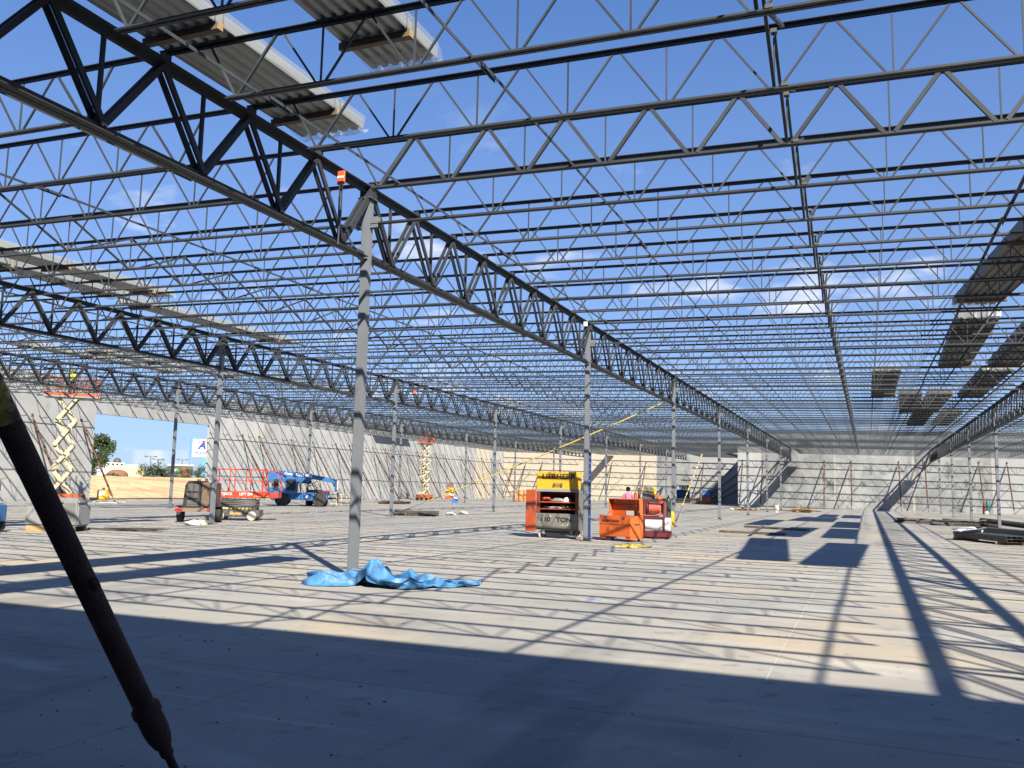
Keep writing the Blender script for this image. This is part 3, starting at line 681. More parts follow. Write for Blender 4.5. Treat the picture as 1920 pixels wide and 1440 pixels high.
# ------------------------------------------------------------------ blue tarpaulin heaped at the first column
def tarp():
    """a real sheet, gathered into uneven folds and let fall on the floor"""
    A, Bq = Vector((-8.50, 12.22, 0)), Vector((-5.80, 13.12, 0)); ex = (Bq-A); L = ex.length; rz = math.atan2(ex.y, ex.x)
    nu, nv = 84, 60; LU, LV = 3.7, 2.3; vs, fs = [], []
    for i in range(nu+1):
        u = i/nu
        wid = .46*(1-.52*max(0,(u-.45)/.55)) * (.45+.55*min(1, u/.10)) * (1 + .25*math.sin(u*9+1))
        for j in range(nv+1):
            v = j/nv-.5
            ph = v*LV/.62 + .35*math.sin(u*7.0+.6) + .22*noise.noise(Vector((u*5, v*2, 3)))
            tri = abs((ph % 1)*2-1)
            x = u*LU*.76 + .05*noise.noise(Vector((u*6, v*4, 1))); y = v*LV*wid + .18*math.sin(u*5.5+2)*(u > .3) - .26*math.exp(-((u-.60)/.09)**2)
            tu = abs(((u*3.1+1.1*v+.2*noise.noise(Vector((u*3,v*3,5)))) % 1)*2-1)
            z = .03 + .24*tri*(1-.55*max(0,(u-.5)/.5)) + .34*max(0,1-abs(u-.40-.10*v)/.10) + .16*max(0,1-abs(u-.66+.25*v)/.09) + .10*tu*(u < .62) + .12*abs(noise.noise(Vector((u*7, v*3, 8))))
            vs.append((x, y, z))
    for i in range(nu):
        for j in range(nv): a = i*(nv+1)+j; fs.append((a, a+nv+1, a+nv+2, a+1))
    me = bpy.data.meshes.new('tmp_sheet'); me.from_pydata(vs, [], fs); o = bpy.data.objects.new('tmp_sheet', me); COL.objects.link(o)
    fl = MB().box(-3, 6, -3, 3, -.3, 0).build('tmp_floor', None); fl.modifiers.new('c', 'COLLISION'); fl.collision.thickness_outer = .004; fl.collision.cloth_friction = 30
    cm = o.modifiers.new('cloth', 'CLOTH'); st = cm.settings; st.quality = 6; st.mass = .25; st.tension_stiffness = 18; st.compression_stiffness = 18; st.shear_stiffness = 8; st.bending_stiffness = 4; st.air_damping = 3
    cs = cm.collision_settings; cs.use_self_collision = True; cs.self_distance_min = .008; cs.distance_min = .004; cs.collision_quality = 3; cs.self_friction = 12; cs.friction = 30
    cm.point_cache.frame_start = 1; cm.point_cache.frame_end = 30
    for fr in range(1, 22): S.frame_set(fr)
    me2 = bpy.data.meshes.new_from_object(o.evaluated_get(bpy.context.evaluated_depsgraph_get()))
    bpy.data.objects.remove(o); bpy.data.objects.remove(fl); S.frame_set(1)
    me2.name = 'tarpaulin'; me2.materials.clear(); me2.materials.append(M['tarp'])
    for v in me2.vertices: v.co.z = max(v.co.z, .003)
    for p in me2.polygons: p.use_smooth = True
    o = link('tarpaulin', me2, None, A); o.rotation_euler = (0,0,rz)
    sb = o.modifiers.new('soft', 'SUBSURF'); sb.levels = 1; sb.render_levels = 1
    return tag(o, 'crumpled blue tarpaulin heaped on the floor at the foot of the first column', 'tarpaulin')
tarp()

# ------------------------------------------------------------------ casters, wheels
def caster(parent, x, y, r=.06, mm='rubber'):
    t = MB().tube((x-.02,y,r), (x+.02,y,r), r, 14).build('caster', M[mm], parent, smooth=True)
    MB().box(x-.032, x-.025, y-.03, y+.03, r-.01, r*2+.05).box(x+.025, x+.032, y-.03, y+.03, r-.01, r*2+.05).box(x-.035, x+.035, y-.04, y+.04, r*2+.045, r*2+.055).build('fork', M['plate'], t)
    return t
def wheel(parent, c, r, w, axis=(0,1,0), tyre='rubber', rim='white', name='wheel', rr=.55):
    c = Vector(c); a = Vector(axis).normalized(); q = a.to_track_quat('Z', 'Y').to_matrix().to_4x4(); Mx = Matrix.Translation(c) @ q
    pr = [(r*rr,-w/2),(r*.92,-w/2),(r,-w*.36),(r,w*.36),(r*.92,w/2),(r*rr,w/2)]
    o = MB().lathe(pr, 22, Mx).build(name, M[tyre], parent, smooth=True)
    MB().lathe([(r*.14,-w*.47),(r*rr,-w*.50),(r*rr,w*.50),(r*.14,w*.47)], 16, Mx).build('rim', M[rim], o, smooth=True)
    return o

# ------------------------------------------------------------------ big tool cabinet with yellow lid
t = thing('tool_cabinet', 'open tool cabinet with yellow lid and grey 110 TON front, beside second central column', 'tool cabinet', (-9.36, 27.05, 0), R(1))
w, dp = .73, .72
MB().box(-w,w,0,.03,.26,.80).build('front_panel', M['scuffgrey'], t, bev=.006)
MB().box(-w,-w+.03,.03,dp,.26,1.50).build('side_panel', M['orangedark'], t, bev=.004); MB().box(w-.03,w,.03,dp,.26,1.50).build('side_panel', M['scuffgrey'], t, bev=.004); MB().box(-w+.14,w-.14,.08,dp-.05,.10,.26).build('underframe', M['black'], t)
MB().box(-w+.03,w-.03,dp-.03,dp,.26,1.50).build('back_panel', M['interior'], t); MB().box(-w+.03,w-.03,.03,dp-.03,.26,.29).build('bottom_panel', M['interior'], t)
MB().box(-w,w,0,dp,1.50,1.54).build('top_rail', M['greybox'], t, bev=.004)
MB().box(-w+.03,-w+.13,0.005,.04,.80,1.50).build('door_frame', M['interior'], t); MB().box(w-.12,w-.03,0.005,.04,.80,1.50).build('door_frame', M['interior'], t)
for z in (.80+.16, 1.18): MB().box(-w+.03,w-.03,.03,dp-.03,z-.035,z).build('shelf', M['orangedark'], t, bev=.003)
lid = MB().box(-w-.02,w+.02,0,.06,0,.60).build('lid', M['yellow'], t, bev=.012, loc=(0,.05,1.56)); lid.rotation_euler = (R(-8),0,0)
MB().box(-w-.02,w+.02,-.012,.0,-.02,.03).build('lid_seal', M['greybox'], lid)
text('LIEBHERR', .235, lid, M['blacktext'], (0,-.006,.44), bold=.03, sx=1.15)
hd = MB().tube((-.13,-.05,.14),(.13,-.05,.14),.012,8).tube((-.13,-.05,.20),(.13,-.05,.20),.012,8).box(-.15,-.12,-.06,0,.11,.23).box(.12,.15,-.06,0,.11,.23).build('handle', M['plate'], lid)
text('110   TON', .205, t, M['blacktext'], (-.04,-.006,.60), bold=.035, sx=1.15)
door = MB().box(-.36,0,-.03,.03,0,1.36).build('door', M['orangedark'], t, bev=.01, loc=(-w-.01,0,.20)); door.rotation_euler = (0,0,R(-8))
MB().box(-.30,-.22,-.045,-.03,.72,.86).box(-.10,-.08,-.04,-.03,.8,.84).build('latch', M['plate'], door, bev=.004)
for x in (-w+.12, w-.12):
    for y in (.10, dp-.10): caster(t, x, y, .08, 'tyregrey')
MB().box(-w+.2,-w+.30,.02,.10,.14,.26).box(w-.30,w-.2,.02,.10,.14,.26).build('skid_leg', M['scuffgrey'], t)
for x in (-.5,.5): MB().box(x-.05,x+.05,-.02,0,.72,.79).build('hasp', M['plate'], t, bev=.004)
MB().box(w,w+.012,.2,.5,.62,.70).build('side_handle', M['plate'], t, bev=.004); MB().box(-w+.05,w-.05,-.004,0,.28,.31).build('kick_strip', M['black'], t)
for x in (-w-.01, w-.02): MB().tube((x+.015,.06,1.52),(x+.015,.30,1.95),.012,6).build('gas_strut', M['plate'], t)
# things on its shelves
cab = lambda x, y, z: (-9.36+x, 27.05+y, z)
hat = thing('hard_hat', 'white hard hat on the upper shelf of the tool cabinet', 'hard hat', cab(.26,.22,1.18))
MB().lathe([(.15,0),(.15,.012),(.125,.014),(.122,.06),(.10,.11),(.06,.145),(.01,.155)], 18).build('shell', M['white'], hat, smooth=True)
MB().box(-.10,.10,-.19,-.11,.0,.012).build('peak', M['white'], hat, bev=.01)
def lump(name, label, cat, loc, sz, mm, seed, rz=0):
    rnd = random.Random(seed); me = bpy.data.meshes.new(name); bm = bmesh.new(); bmesh.ops.create_icosphere(bm, subdivisions=3, radius=1)
    for v in bm.verts:
        n = 1+.35*noise.noise(v.co*1.6+Vector((seed,0,0)))+.15*noise.noise(v.co*4+Vector((0,seed,0)))
        v.co = Vector((v.co.x*sz[0]*n, v.co.y*sz[1]*n, max(-.25, v.co.z)*sz[2]*n)); 
    zmin = min(v.co.z for v in bm.verts)
    for v in bm.verts: v.co.z -= zmin
    for f in bm.faces: f.smooth = True
    bm.to_mesh(me); bm.free(); me.materials.append(M[mm]); return tag(link(name, me, None, loc, rz), label, cat)
lump('tool_bag', 'grey bag beside the hard hat on the cabinet shelf', 'bag', cab(-.05,.25,1.18), (.22,.15,.10), 'greybox', 4)
lump('white_cloth', 'white rag bundle on the lower shelf of the tool cabinet', 'rag', cab(-.15,.22,.96), (.30,.16,.05), 'white', 6)
lump('grey_satchel', 'dark grey satchel on the lower shelf of tool cabinet', 'bag', cab(.12,.30,.96), (.16,.14,.12), 'lift_grey', 8)
o = thing('hose_coil', 'tangled hose coil at the left of the upper shelf', 'hose', cab(-.45,.24,1.18))
b = MB(); pts = [Vector((.13*math.cos(a*.7)+.02*math.sin(a*2.3), .11*math.sin(a*.7), .03+.10*abs(math.sin(a*.31)))) for a in range(44)]; b.path(pts, .012, 5); b.build('hose', M['hose'], o)
for i, (x, ln, mm2) in enumerate(((.40,.30,'lumber'), (-.30,.26,'lumber'))):
    q = MB().box(-ln/2,ln/2,-.05,.05,0,.06).build('wood_offcut', M[mm2], None, bev=.006, loc=cab(x,.22,.29+.35)); 
    bpy.data.objects.remove(q)
for i, (x, z, mm2, lab) in enumerate(((.36,.96,'brown','brown leather pouch at the right of the lower shelf'), (-.42,.96,'black','black tool case at the left of the lower shelf'), (.30,.30,'lumber','tan work gloves in the bottom of the tool cabinet'))):
    lump('shelf_item', lab, 'tool', cab(x,.22,z), (.16,.12,.07), mm2, 40+i)
for i in range(6):
    o = MB().tube((0,0,.012),(.28+.05*i,.02,.012),.010,6).build('hand_tool', M['plate' if i % 2 else 'rust'], None, loc=cab(-.10+.05*i,.12+.03*i,1.18 if i < 3 else .96)); o.rotation_euler = (0,0,.3*i); tag(o, ('long','short','bent','rusty','dark','thin')[i]+' steel hand tool lying on the '+('upper' if i < 3 else 'lower')+' shelf of the tool cabinet', 'tool', 'hand tools on the shelves')
# ------------------------------------------------------------------ orange job box
t = thing('job_box', 'orange steel job box with lid raised, right of the second central column', 'job box', (-7.42, 27.0, 0), R(-21))
w, dp, z0, z1 = .60, .70, .15, .80
MB().box(-w,w,0,dp,z0,z0+.03).build('bottom_panel', M['orange'], t)
MB().box(-w,w,0,.025,z0+.03,z1).build('front_panel', M['orange'], t, bev=.004); MB().box(-w,-w+.025,.025,dp,z0+.03,z1).build('side_panel', M['orange'], t, bev=.004); MB().box(w-.025,w,.025,dp,z0+.03,z1).build('side_panel', M['orange'], t, bev=.004); MB().box(-w+.025,w-.025,dp-.025,dp,z0+.03,z1+.08).build('back_panel', M['orange'], t, bev=.004)
MB().box(-w,w,-.006,0,z0+.37,z0+.385).build('seam', M['interior'], t)
for x in (-w+.1, w-.1): MB().box(x-.1,x+.1,.02,dp-.02,z0-.08,z0).build('skid', M['orange'], t, bev=.005)
lid = MB().box(-w,w,-.02,0.005,0,.50).box(-w,-w+.02,-.16,-.02,0,.50).box(w-.02,w,-.16,-.02,0,.50).box(-w,w,-.20,-.02,.50,.52).box(-w+.02,w-.02,-.10,-.02,.30,.32).build('lid', M['orange'], t, loc=(0,dp-.01,z1+.02)); lid.rotation_euler = (R(4),0,0)
MB().box(-.02,.28,-.032,-.021,-.02,.13).build('paper_label', M['white'], lid); MB().box(-.02,.12,-.032,-.021,.19,.27).build('rating_plate', M['greybox'], lid)
for x in (-.40,.40): MB().tube((x,-.06,.42),(x,-.02,.42),.025,10).build('lid_bolt', M['white'], lid)
for x in (-.35,.35): MB().box(x-.05,x+.05,-.014,0,z1-.10,z1-.02).build('hasp', M['plate'], t, bev=.003)
MB().tube((w+.03,.22,z0+.40),(w+.03,.48,z0+.40),.012,6).box(w,w+.035,.21,.23,z0+.39,z0+.41).box(w,w+.035,.47,.49,z0+.39,z0+.41).build('side_handle', M['plate'], t)
for x in (-w+.03,w-.03): MB().tube((x,dp-.35,z1-.06),(x,dp-.14,z1+.22),.012,6).build('gas_strut', M['plate'], t)
text('KLEIN TOOLS', .10, t, M['blacktext'], (-.16,-.004,z0+.48), bold=.02, sx=1.1)
MB().box(-.30,-.21,-.008,0,z0+.17,z0+.29).build('emblem', M['interior'], t); text('S', .10, t, M['orange'], (-.255,-.010,z0+.23), bold=.05, name='emblem_mark')
for x in (-w+.1, w-.1):
    for y in (.10, dp-.10): caster(t, x, y, .035)
# ------------------------------------------------------------------ maroon skid with tank and hose reel
t = thing('reel_skid', 'white tank in a maroon frame carrying a red hose reel, behind the job box', 'tank skid', (-6.72, 29.35, 0), R(6))
MB().box(-.56,.56,0,.7,.06,.24).build('base', M['maroon'], t, bev=.01); MB().box(-.5,-.2,.05,.65,0,.06).build('foot', M['black'], t); MB().box(.2,.5,.05,.65,0,.06).build('foot', M['black'], t)
MB().box(-.53,.55,.04,.66,.24,.70).build('tank', M['white'], t, bev=.03)
for x, y in ((-.30,.0),(.36,.0),(-.30,.66),(.36,.66)): MB().box(x-.025,x+.025,y-.02,y+.03,.24,1.28).build('post', M['maroon'], t, bev=.004)
MB().box(-.34,.40,-.012,.02,.68,.74).build('cross_rail', M['maroon'], t, bev=.004)
MB().tube((-.66,.0,1.30),(.42,.0,1.30),.022,8).tube((-.66,.66,1.30),(.42,.66,1.30),.022,8).tube((.40,0,1.30),(.40,.66,1.30),.022,8).tube((-.3,0,1.30),(-.3,.66,1.30),.022,8).build('top_frame', M['maroon'], t)
rl = MB().tube((-.16,.28,1.02),(.30,.28,1.02),.17,20).build('hose_winding', M['hose'], t, smooth=True)
for i in range(9):
    x = -.14+i*.052; MB().tube((x-.022,.28,1.02),(x+.022,.28,1.02),.185,20).build('hose_turn', M['hose'], rl, smooth=True, bev=0)
for x in (-.20,.32): MB().lathe([(.03,-.012),(.25,-.012),(.25,.012),(.03,.012)], 22, Matrix.Translation((x,.28,1.02)) @ Matrix.Rotation(PI/2,4,'Y')).build('reel_disc', M['maroon'], t)
MB().path([Vector((.2,.1,.98)),Vector((.24,.02,.85)),Vector((.1,-.03,.78)),Vector((-.2,-.02,.77)),Vector((-.45,-.05,.80)),Vector((-.62,-.02,.92))], .016, 6).build('loose_hose', M['hose'], t)
# ------------------------------------------------------------------ engine welder behind it
P = gnd(1212, 990)
t = thing('engine_welder', 'dark engine-driven welder with olive hood and orange hoses behind the hose reel', 'welder', (P.x, P.y, 0), R(10))
MB().box(-.5,.5,0,.8,.12,1.15).build('body', M['black'], t, bev=.03); MB().box(-.5,-.35,.05,.75,0,.12).box(.35,.5,.05,.75,0,.12).build('skid', M['black'], t)
hd = MB().box(-.25,.25,.0,.5,0,.22).build('hood', mat('olive_hood', (.22,.19,.10), .6), t, bev=.03, loc=(.1,.1,1.55)); hd.rotation_euler = (0,R(8),0)
MB().box(-.2,.35,.15,.55,1.15,1.57).build('engine', M['lift_grey'], t, bev=.02); MB().tube((-.35,.3,1.15),(-.35,.3,1.72),.05,10).build('exhaust', M['rust'], t)
for i in range(4): MB().path([Vector((.3+.04*i,.05,1.45-.02*i)),Vector((.5+.03*i,-.02,1.35)),Vector((.58+.03*i,-.05,1.15)),Vector((.60+.02*i,-.04,.95))], .045, 8).build('hose', M['orange'], t)
MB().box(.30,.40,.1,.3,1.35,1.75).build('yellow_guard', M['yellowband'], t, bev=.01); MB().tube((-.48,.1,1.15),(-.48,.1,1.50),.07,10).build('filter', M['orangedark'], t)
# ------------------------------------------------------------------ gas bottles by the third central column
def bottle(P, h, r, mm, label):
    t = thing('gas_bottle', label, 'gas bottle', P); MB().lathe([(r*.8,0),(r,.03),(r,h*.80),(r*.9,h*.87),(r*.5,h*.93),(r*.28,h*.95)], 16).build('shell', M[mm], t, smooth=True)
    MB().tube((0,0,h*.94),(0,0,h),.03,8).box(-.02,.05,-.015,.015,h*.96,h*.98).build('valve', M['plate'], t)
P = gnd(1260, 988); bottle((P.x,P.y,0), .74, .115, 'yellow', 'short yellow gas bottle right of the maroon skid')
P = gnd(1253, 990); bottle((P.x,P.y,0), 1.42, .125, 'darkgreen', 'tall dark green gas bottle behind the maroon skid')
# blue slotted bar clamped to the second column
t = thing('blue_upright', 'blue slotted steel upright leaning on the right side of second central column', 'upright', (GX0+.112, GY0+BY+.01, 0))
MB().box(-.03,.03,-.03,.03,.0,2.75).build('bar', M['bluedark'], t, bev=.004)
for i in range(11): MB().box(-.010,.010,-.034,-.0305,.75+i*.185,.77+i*.185).build('slot', M['white'], t)
# yellow rope heap
o = thing('rope_heap', 'yellow rope heaped on the floor in front of the orange job box', 'rope', tuple(gnd(1186, 1026)))
rnd = random.Random(5); b = MB(); pts = [Vector((rnd.gauss(0,.20), rnd.gauss(0,.12), .015+.05*rnd.random())) for _ in range(70)]
b.path(pts, .010, 5); b.path([Vector((-.5,-.1,.012)),Vector((-.3,.02,.012)),Vector((0,0,.02)),Vector((.28,.05,.02)),Vector((.36,-.02,.012))], .012, 5); b.build('rope', M['yellowband'], o)

# ------------------------------------------------------------------ grey generator on skids
t = thing('generator', 'grey sheet-metal generator housing with grille end on timber skids, behind the foreground brace', 'generator', (-22.6, 19.2, 0), R(24)); t.scale = (.82,.9,1.0)
MB().box(-.95,.95,0,.95,.16,.80).build('housing', M['greybox'], t, bev=.05, seg=2)
MB().box(-.55,.93,.06,.90,.80,1.0).build('hood', M['greybox'], t, bev=.07, seg=2)
MB().box(.40,.90,-.012,.004,.24,.90).build('grille_frame', M['greybox'], t, bev=.01)
for i in range(11): MB().box(.45+i*.038,.465+i*.038,-.020,-.010,.29,.85).build('grille_bar', M['lift_grey'], t)
MB().box(-.95,.35,-.006,.0,.80,.815).build('seam', M['lift_grey'], t)
MB().box(-.9,-.2,.02,.14,0,.16).build('timber_skid', M['lumber'], t, bev=.006); MB().box(.3,.85,.02,.14,0,.16).build('timber_skid', M['oldlumber'], t, bev=.006); MB().box(-.9,.85,.8,.92,0,.16).build('timber_skid', M['oldlumber'], t, bev=.006)
MB().tube((.86,.5,1.0),(.86,.5,1.12),.05,10).build('exhaust', M['rust'], t)
# ------------------------------------------------------------------ welder trailer
P = gnd(368, 980)
t = thing('welder_trailer', 'dark welder on a small trailer with red tail lights at left girder column', 'trailer', (P.x, P.y, 0), R(30))
MB().box(-.62,.62,-.10,1.7,.42,.50).build('bed', M['rust'], t); MB().box(-.78,.70,-.16,-.10,.42,.56).build('tail_board', mat('pale_tail_board', (.24,.17,.13), .7), t, bev=.005)
for x in (-.62,.56): MB().box(x-.16,x+.12,-.175,-.161,.45,.54).build('tail_light', mat('tail_light_red', (.55,.02,.02), .3), t)
MB().prism([(-.56,0),(.10,0),(.10,1.10),(-.38,1.10),(-.50,.92)], (0,.0,.50), (0,1.4,.50)).build('black_face', M['black'], t, bev=.02)
MB().box(.11,.60,.0,1.4,.50,1.54).build('cabinet', M['brown'], t, bev=.03)
MB().box(-.40,.02,-.02,-.002,.62,.86).build('control_panel', M['lift_grey'], t); MB().box(-.44,.04,-.02,-.002,.94,1.12).build('control_panel', M['lift_grey'], t); MB().box(-.40,.02,-.02,-.002,1.2,1.48).build('vent', M['lift_grey'], t)
for i in range(5): MB().tube((-.34+i*.08,-.05,.72),(-.34+i*.08,-.02,.72),.022,8).build('terminal', M['plate'], t)
MB().tube((.2,.4,1.54),(.2,.4,1.70),.05,8).tube((-.1,.5,1.6),(-.1,.5,1.66),.07,10).build('exhaust', M['rust'], t)
for s in (-1,1): wheel(t, (s*.72,.55,.31), .31, .20, (1,0,0), rim='rust')
MB().box(-.86,-.58,.2,.9,.60,.64).box(.58,.86,.2,.9,.60,.64).build('mudguard', M['black'], t, bev=.01); MB().beam((0,1.7,.46),(0,2.9,.42),.08,.08).build('drawbar', M['rust'], t); MB().tube((0,2.6,0),(0,2.6,.46),.03,8).build('jack_stand', M['plate'], t)

# ------------------------------------------------------------------ scissor lifts
def rail(t, x0, x1, y0, y1, z0, z1, mm, posts=5, r=.022, nm='guard_rail'):
    o = MB().tube((x0,y0,z1),(x1,y0,z1),r,6).tube((x0,y1,z1),(x1,y1,z1),r,6).tube((x0,y0,z1),(x0,y1,z1),r,6).tube((x1,y0,z1),(x1,y1,z1),r,6).build('top_rail', M[mm], t)
    zm = (z0+z1)/2; MB().tube((x0,y0,zm),(x1,y0,zm),r*.8,6).tube((x0,y1,zm),(x1,y1,zm),r*.8,6).tube((x0,y0,zm),(x0,y1,zm),r*.8,6).tube((x1,y0,zm),(x1,y1,zm),r*.8,6).build('mid_rail', M[mm], t)
    for i in range(posts):
        x = x0+(x1-x0)*i/(posts-1)
        for y in (y0, y1): MB().tube((x,y,z0),(x,y,z1),r,6).build('rail_post', M[mm], t)
P = gnd(441, 976)
t = thing('scissor_lift', 'lowered scissor lift with bright red platform rails next to the left column', 'scissor lift', (P.x, P.y, 0), R(25), 'scissor lifts')
MB().box(-.95,.95,.0,.80,.16,.44).build('chassis', M['lift_grey'], t, bev=.03)
MB().box(-.80,.78,.03,.77,.44,.56).build('chassis_deck', M['lift_grey'], t, bev=.02)
for i in range(9): MB().prism([(0,0),(.06,0),(.10,.06),(.04,.06)], (-.72+i*.16,-.004,.46), (-.72+i*.16,.001,.46)).build('warning_stripe', M['yellowband'], t)
for i in range(4):
    MB().beam((-.80,.10,.60+i*.08),(.80,.10,.63+i*.08),.05,.06).build('scissor_arm', M['lift_grey'], t); MB().beam((-.80,.68,.63+i*.08),(.80,.68,.60+i*.08),.05,.06).build('scissor_arm', M['lift_grey'], t)
MB().box(-1.0,1.05,-.02,.82,.93,1.20).build('platform', M['redlift'], t, bev=.015)
MB().box(1.05,1.68,.02,.78,.95,1.17).build('extension_deck', M['redlift'], t, bev=.015)
rail(t, -.98, 1.03, .0, .80, 1.20, 2.12, 'redlift', 4); rail(t, 1.05, 1.66, .04, .76, 1.17, 2.06, 'redlift', 2)
for s, y in ((-1,.02),(1,.02),(-1,.78),(1,.78)): wheel(t, (s*.66,y,.19), .19, .13, tyre='tyregrey', rim='white')
text('SKYJACK', .15, t, M['whitetext'], (-.48,-.024,1.09), bold=.03); text('LIFT EM', .16, t, M['whitetext'], (.38,-.024,1.09), bold=.02); text('SKYJACK', .09, t, M['whitetext'], (-.52,.026,.50), bold=.03); text('Skyjack', .16, t, mat('pale_orange_lettering', (.75,.45,.16), .6), (.0,-.006,.30), bold=.04)
for i in range(6): MB().box(.72+i*.1,.78+i*.1,-.026,-.021,1.0,1.03).build('warning_stripe', M['yellowband'], t)
MB().box(1.50,1.70,-.05,.02,1.30,1.75).build('control_box', M['black'], t, bev=.02); MB().tube((-.35,.05,1.2),(-.35,.05,1.34),.05,8).build('control_box', M['black'], t)
MB().box(-1.0,-.95,.06,.30,.6,.85).build('tail_light', M['redlift'], t)

def raised_lift(P, rz, zt, half, wid, n, label, arm='cream', rails='redlift', ext=.0, base='orangedark', wheelr=.2, ak=.62, th=.13):
    t = thing('scissor_lift', label, 'scissor lift', P, rz, 'scissor lifts')
    MB().box(-half,half,-wid/2,wid/2,.2,.62).build('chassis', M[base], t, bev=.03)
    for s in (-1,1):
        for y in (-1,1): wheel(t, (s*half*.72, y*wid/2, wheelr), wheelr, .16, tyre='rubber', rim='cream')
    z0 = .66; hgt = (zt-.12-z0)/n; a = half*ak
    for i in range(n):
        za, zb = z0+i*hgt, z0+(i+1)*hgt
        for y, flip in ((-wid*.36,1),(wid*.36,1),(-wid*.22,-1),(wid*.22,-1)):
            MB().beam((-a*flip,y,za),(a*flip,y,zb),.07,th,up=(1,0,0)).build('scissor_arm', M[arm], t, bev=.01)
        for x in (-a,a): MB().tube((x,-wid*.38,zb),(x,wid*.38,zb),.045,8).build('pivot_shaft', M[arm], t)
        MB().tube((0,-wid*.38,(za+zb)/2),(0,wid*.38,(za+zb)/2),.05,8).build('pivot_shaft', M[arm], t)
        if i % 2 == 0: MB().beam((-a*.6,0,za+.1),(a*.4,0,zb-.15),.12,.12).build('lift_cylinder', M['cream'], t)
    MB().box(-half-.05,half+.05+ext,-wid/2,wid/2,zt-.12,zt).build('platform', M['greybox'], t, bev=.02)
    rail(t, -half, half+ext, -wid/2+.03, wid/2-.03, zt, zt+1.08, rails, 5, .026)
    MB().box(-half,half+ext,-wid/2,-wid/2+.02,zt,zt+.15).build('toe_board', M[rails], t); MB().box(half+ext-.35,half+ext-.02,-wid/2-.06,-wid/2+.2,zt+.25,zt+.85).build('control_box', M[rails], t, bev=.03)
    return t
LP = gnd(118, 944); LP = Vector((-45.9, 39.5, 0))
raised_lift(LP, R(42), 6.65, 1.25, 1.15, 4, 'raised cream scissor lift with red basket at the left wall near the opening', ext=.55, ak=.42, th=.22, rails='orangedark')  # darker rail colour carries the roof's shade on this basket
L2 = gnd(795, 938)
raised_lift(L2, R(60), 6.35, .85, .9, 6, 'small far raised scissor lift with orange-red basket in mid left wall', rails='orangedark', base='orangedark', ext=.0)

# ------------------------------------------------------------------ telehandler
P = gnd(566, 949.5)
t = thing('telehandler', 'blue telehandler with long boom pointing right, parked before the left wall', 'telehandler', (P.x, P.y, 0), R(30)); t.scale = (.80,.80,.80)
MB().box(-2.6,2.1,.35,1.75,.55,1.15).build('chassis', M['blue'], t, bev=.06); MB().box(-2.9,-1.7,.2,1.9,.75,1.55).build('counterweight', M['blue'], t, bev=.1)
MB().box(-.1,1.0,-.05,.42,.50,1.20).build('engine_box', M['blue'], t, bev=.05); MB().box(.05,.75,-.07,-.045,.62,1.0).build('decal_panel', M['bluedark'], t)
text('G', .28, t, M['whitetext'], (.38,-.08,.82), bold=.05, name='emblem_mark', shear=.2)
cab = MB().prism([(-.55,0),(.50,0),(.55,.75),(.22,1.45),(-.50,1.45)], (-1.0,-.05,1.05), (-1.0,.75,1.05)).build('cab', M['blue'], t, bev=.04)
MB().box(-1.42,-.62,-.065,-.045,1.35,2.32).build('window', M['glass'], cab)
cr_ = MB().prism([(-3.1,2.10),(-3.1,3.00),(-2.2,3.08),(.6,2.84),(.6,1.95),(-2.2,2.10)], (0,1.0,0), (0,1.42,0)); 
bm_ = cr_.build('boom', M['blue'], t, bev=.04)
MB().beam((.55,1.21,2.60),(2.35,1.21,2.28),.32,.38).build('boom_section', M['blue'], bm_, bev=.03); MB().beam((2.3,1.21,2.30),(2.75,1.21,2.20),.24,.30).beam((2.70,1.21,2.30),(2.80,1.21,1.30),.22,.28).build('boom_head', M['blue'], bm_, bev=.03)
MB().box(-1.0,.55,.985,.998,2.52,2.84).build('boom_decal', M['bluedark'], bm_)
text('GTH-1056', .34, bm_, M['whitetext'], (-.02,.975,2.66), bold=.05, rot=(PI/2,R(6),0), sx=.95); text('Genie', .30, bm_, M['whitetext'], (-1.4,.975,2.80), bold=.02, rot=(PI/2,R(6),0), shear=.3)
MB().beam((-2.5,1.2,1.3),(-2.6,1.2,2.7),.36,.5).beam((-1.2,1.2,1.3),(-.2,1.2,2.4),.14,.14).build('lift_cylinder', M['plate'], t)
MB().box(2.86,2.98,.55,1.85,1.25,2.25).build('fork_carriage', M['white'], t, bev=.02); MB().box(2.98,4.1,.75,.87,.30,.36).box(2.92,3.0,.75,.87,.30,1.3).build('fork', M['black'], t); MB().box(2.98,4.1,1.5,1.62,.30,.36).box(2.92,3.0,1.5,1.62,.30,1.3).build('fork', M['black'], t)
for x in (-1.75,1.45):
    for y in (.15,1.95): wheel(t, (x,y,.60), .60, .42, tyre='rubber', rim='blue', rr=.5)
for i in range(5): MB().path([Vector((-1.6+.5*i, .98, 2.25-.04*i)), Vector((-1.4+.5*i, .93, 2.0)), Vector((-1.1+.5*i, .93, 2.02)), Vector((-.9+.5*i, .98, 2.2))], .03, 5).build('hydraulic_hose', M['black'], t)
MB().box(-2.95,-2.88,.3,1.8,.8,1.4).build('rear_grille', M['black'], t); MB().tube((-.2,.3,1.2),(-.2,.3,2.0),.05,8).build('exhaust', M['rust'], t); MB().tube((-.62,-.1,1.75),(-.62,-.35,1.85),.015,5).box(-.70,-.54,-.40,-.36,1.75,2.0).build('mirror', M['black'], t)
for y in (.02,1.9): MB().box(.9,2.0,y,y+.1,1.22,1.28).build('mudguard', M['black'], t, bev=.02)
